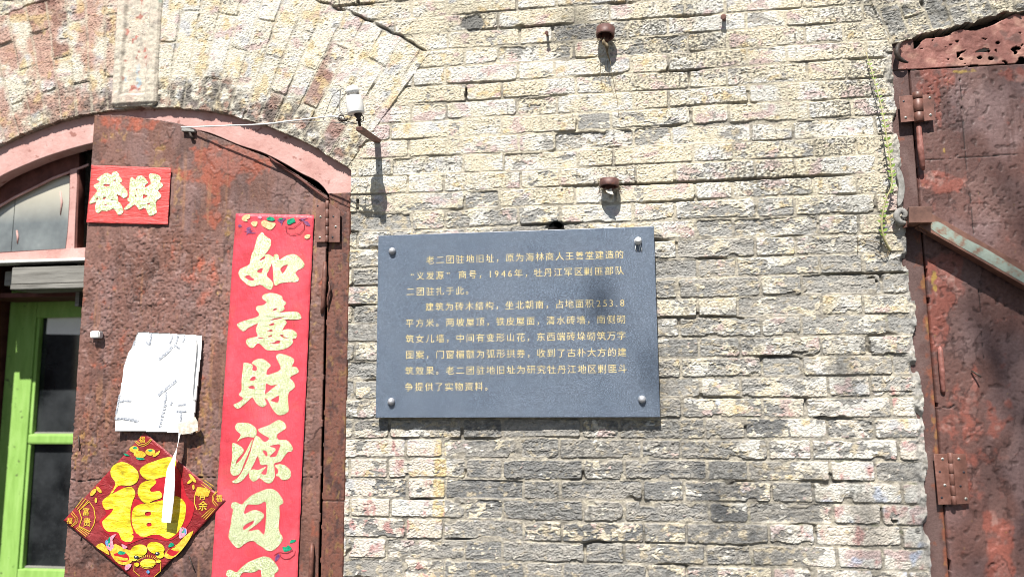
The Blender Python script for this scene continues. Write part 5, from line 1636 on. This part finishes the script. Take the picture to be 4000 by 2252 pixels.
for q in range(26):
    sx = rr.choice([-1, 1]) if rr.random() < .7 else rr.uniform(-1, 1)
    x, y = 2379 + sx * 37 + rr.uniform(-6, 6), 722 + rr.uniform(-25, 28)
    tube('nest_straw', [P3(x, y, .004), P3(x + rr.uniform(-9, 9), y + rr.uniform(-8, 10), .014), P3(x + rr.uniform(-14, 14), y + rr.uniform(-6, 18), .006)], .0009, MAT['dry'], s2, 4)


def nail(label, a, b, r, d1):
    n_ = bmesh.new()
    p, q = P3(*a, -.004), P3(*b, d1)
    e = (q - p).normalized()
    add_tube(n_, [p, q - e * .003, q - e * .0029, q, q + e * .0004], [r, r, r * 1.5, r * 1.5, r * 1.2], 10)
    tag(bm_obj('nail', n_, MAT['rust']), label, 'nail', 'iron nails in the brick wall')


nail('thin bent iron nail in the wall beside the upper pipe stub', (2139, 140), (2135, 128), .0042, .030)
nail('stout cut iron rod end near the top of the wall, toward the right door', (2829, 80), (2826, 66), .0062, .026)

hk = tube('cement_hook', [P3(3538, 862, .0), P3(3530, 870, .016), P3(3514, 866, .024), P3(3502, 846, .024), P3(3508, 828, .022), P3(3522, 822, .022), P3(3534, 832, .022), P3(3533, 845, .022), P3(3522, 850, .024)], [.006, .008, .0095, .0095, .0095, .009, .009, .008, .006], MAT['cement'], None, 10, 4)
tag(hk, 'grey curled hook caked in cement beside the locking bar bracket', 'hook')
shd = plate('slate_shard', [P([(3506, 652), (3522, 668), (3533, 705), (3535, 745), (3528, 785), (3512, 806), (3506, 790), (3512, 720), (3503, 690)], .012)], .012, .010, MAT['cement'], None, sm=2, bevel=.002)
tag(shd, 'long grey sliver of slate wedged between bricks and iron door frame', 'shard')

# ------------------------------------------------------------------ the weed climbing by the right door
weed = thing('climbing_weed', 'thin leafy weed climbing the brick edge next to the right door', 'plant', tuple(P3(3480, 976, .004)))
st = [(3478, 978, .004), (3466, 958, .012), (3455, 935, .02), (3447, 905, .026), (3444, 868, .028), (3449, 830, .03), (3456, 795, .032), (3466, 765, .034), (3478, 742, .034), (3484, 715, .034), (3485, 690, .034), (3480, 655, .034), (3473, 600, .034), (3465, 550, .034), (3458, 500, .034), (3449, 450, .033), (3439, 400, .031), (3428, 360, .028), (3414, 310, .024), (3402, 270, .02), (3393, 240, .016), (3384, 205, .012)]
sv = spline([P3(*q) for q in st], 4)
tube('stem', sv, [float(v) for v in np.interp(np.arange(len(sv)), [0, 20, len(sv) - 1], [.0040, .0030, .0012])], MAT['stem'], weed, 6)
bm = bmesh.new()
rr = random.Random(8)
for i in range(10, len(sv) - 2, 2):
    p = sv[i]
    t_ = (sv[i + 1] - sv[i - 1]).normalized()
    for sgn in (-1, 1):
        if rr.random() < .12:
            continue
        ln = rr.uniform(.010, .018) * (1.1 if i < 60 else .8)
        dv_ = (Vector((sgn * rr.uniform(.6, 1), -rr.uniform(.2, .8), rr.uniform(-.2, .5))) + t_ * .5).normalized()
        sd_ = dv_.cross(Vector((rr.uniform(-.3, .3), -1, .5))).normalized() * ln * .26
        q = [p, p + dv_ * ln * .5 + sd_, p + dv_ * ln + Vector((0, 0, -.001)), p + dv_ * ln * .5 - sd_]
        bm.faces.new([bm.verts.new(v) for v in q])
bm_obj('leaves', bm, MAT['leaf'], weed)
for q in ([(3478, 976, .004), (3440, 950, .012), (3400, 940, .008), (3352, 935, .006)], [(3478, 978, .004), (3465, 1000, .01), (3440, 990, .006), (3420, 975, .006)], [(3350, 925, .006), (3352, 950, .008), (3350, 985, .006)], [(3470, 980, .006), (3460, 1002, .008), (3425, 1005, .008)]):
    tube('dry_stalk', [P3(*v) for v in q], .0011, MAT['dry'], weed, 5, 4)

# ------------------------------------------------------------------ street and the tree that dapples the wall
gm = bmesh.new()
v4 = [gm.verts.new(v) for v in ((-60, -60, 0), (60, -60, 0), (60, 4, 0), (-60, 4, 0))]
gm.faces.new(v4)
tag(bm_obj('ground', gm, MAT['paving']), kind='structure')

tree = thing('street_tree', 'tall sparse leafy tree on the street, facing the brick wall', 'tree', (3.3, -8.2, 0))
rr = random.Random(21)
SV = np.array(SUN)


def along(x, z, t):
    return Vector((x + SUN.x * t, SUN.y * t, z + SUN.z * t))


spots = [(1.97, 2.13, .14, 16), (1.83, 1.90, .14, 10), (2.0, 1.68, .16, 16), (1.70, 1.50, .13, 10), (1.90, 1.27, .18, 20), (1.82, 1.02, .14, 10), (1.55, 1.12, .10, 5),
         (.58, 1.66, .16, 3), (1.05, 1.00, .18, 4), (1.30, 1.15, .14, 3)]
ends = [(along(x, z, rr.uniform(9.5, 13.0)), rad, int(n * 1.5)) for x, z, rad, n in spots]
for k in range(70):
    x, z = rr.uniform(.2, 5.2), rr.uniform(.6, 5.5)
    if z < 3.45 and x < 2.5:
        continue
    ends.append((along(x, z, rr.uniform(8, 13.0)), .35, 40))
trunk = bmesh.new()
base = Vector((3.3, -8.2, 0))
tp = [base, base + Vector((-.05, .05, 1.5)), base + Vector((.06, .0, 3.6)), base + Vector((-.1, .1, 6.5)), base + Vector((-.2, .25, 10.0)), base + Vector((-.3, .4, 13.0))]
add_tube(trunk, spline(tp, 5), [float(v) for v in np.linspace(.17, .03, 26)], 12)
bm_obj('trunk', trunk, MAT['bark'], tree)
lb = bmesh.new()
crown = bmesh.new()
for e, rad, n in ends:
    f = min(max((e.z - 3) / 11, .25), .9)
    o_ = base + Vector((-.2 * f, .25 * f, e.z * .72))
    mid = o_.lerp(e, .5) + Vector((rr.uniform(-.15, .15), rr.uniform(-.15, .15), rr.uniform(.0, .3)))
    q = spline([o_, mid, e], 5)
    add_tube(lb, q, [float(v) for v in np.linspace(.022, .004, len(q))], 5)
    for j_ in range(n):
        c_ = e + Vector((rr.gauss(0, rad * .55), rr.gauss(0, rad * .8), rr.gauss(0, rad * .55)))
        ln = rr.uniform(.08, .14)
        a_ = Vector((rr.gauss(0, 1), rr.gauss(0, 1), rr.gauss(0, 1))).normalized()
        b_ = a_.orthogonal().normalized() * ln * .3
        v_ = [crown.verts.new(p) for p in (c_ - a_ * ln * .5, c_ + b_, c_ + a_ * ln * .5, c_ - b_)]
        crown.faces.new(v_)
bm_obj('limbs', lb, MAT['bark'], tree)
bm_obj('crown', crown, MAT['treeleaf'], tree)
#@@END
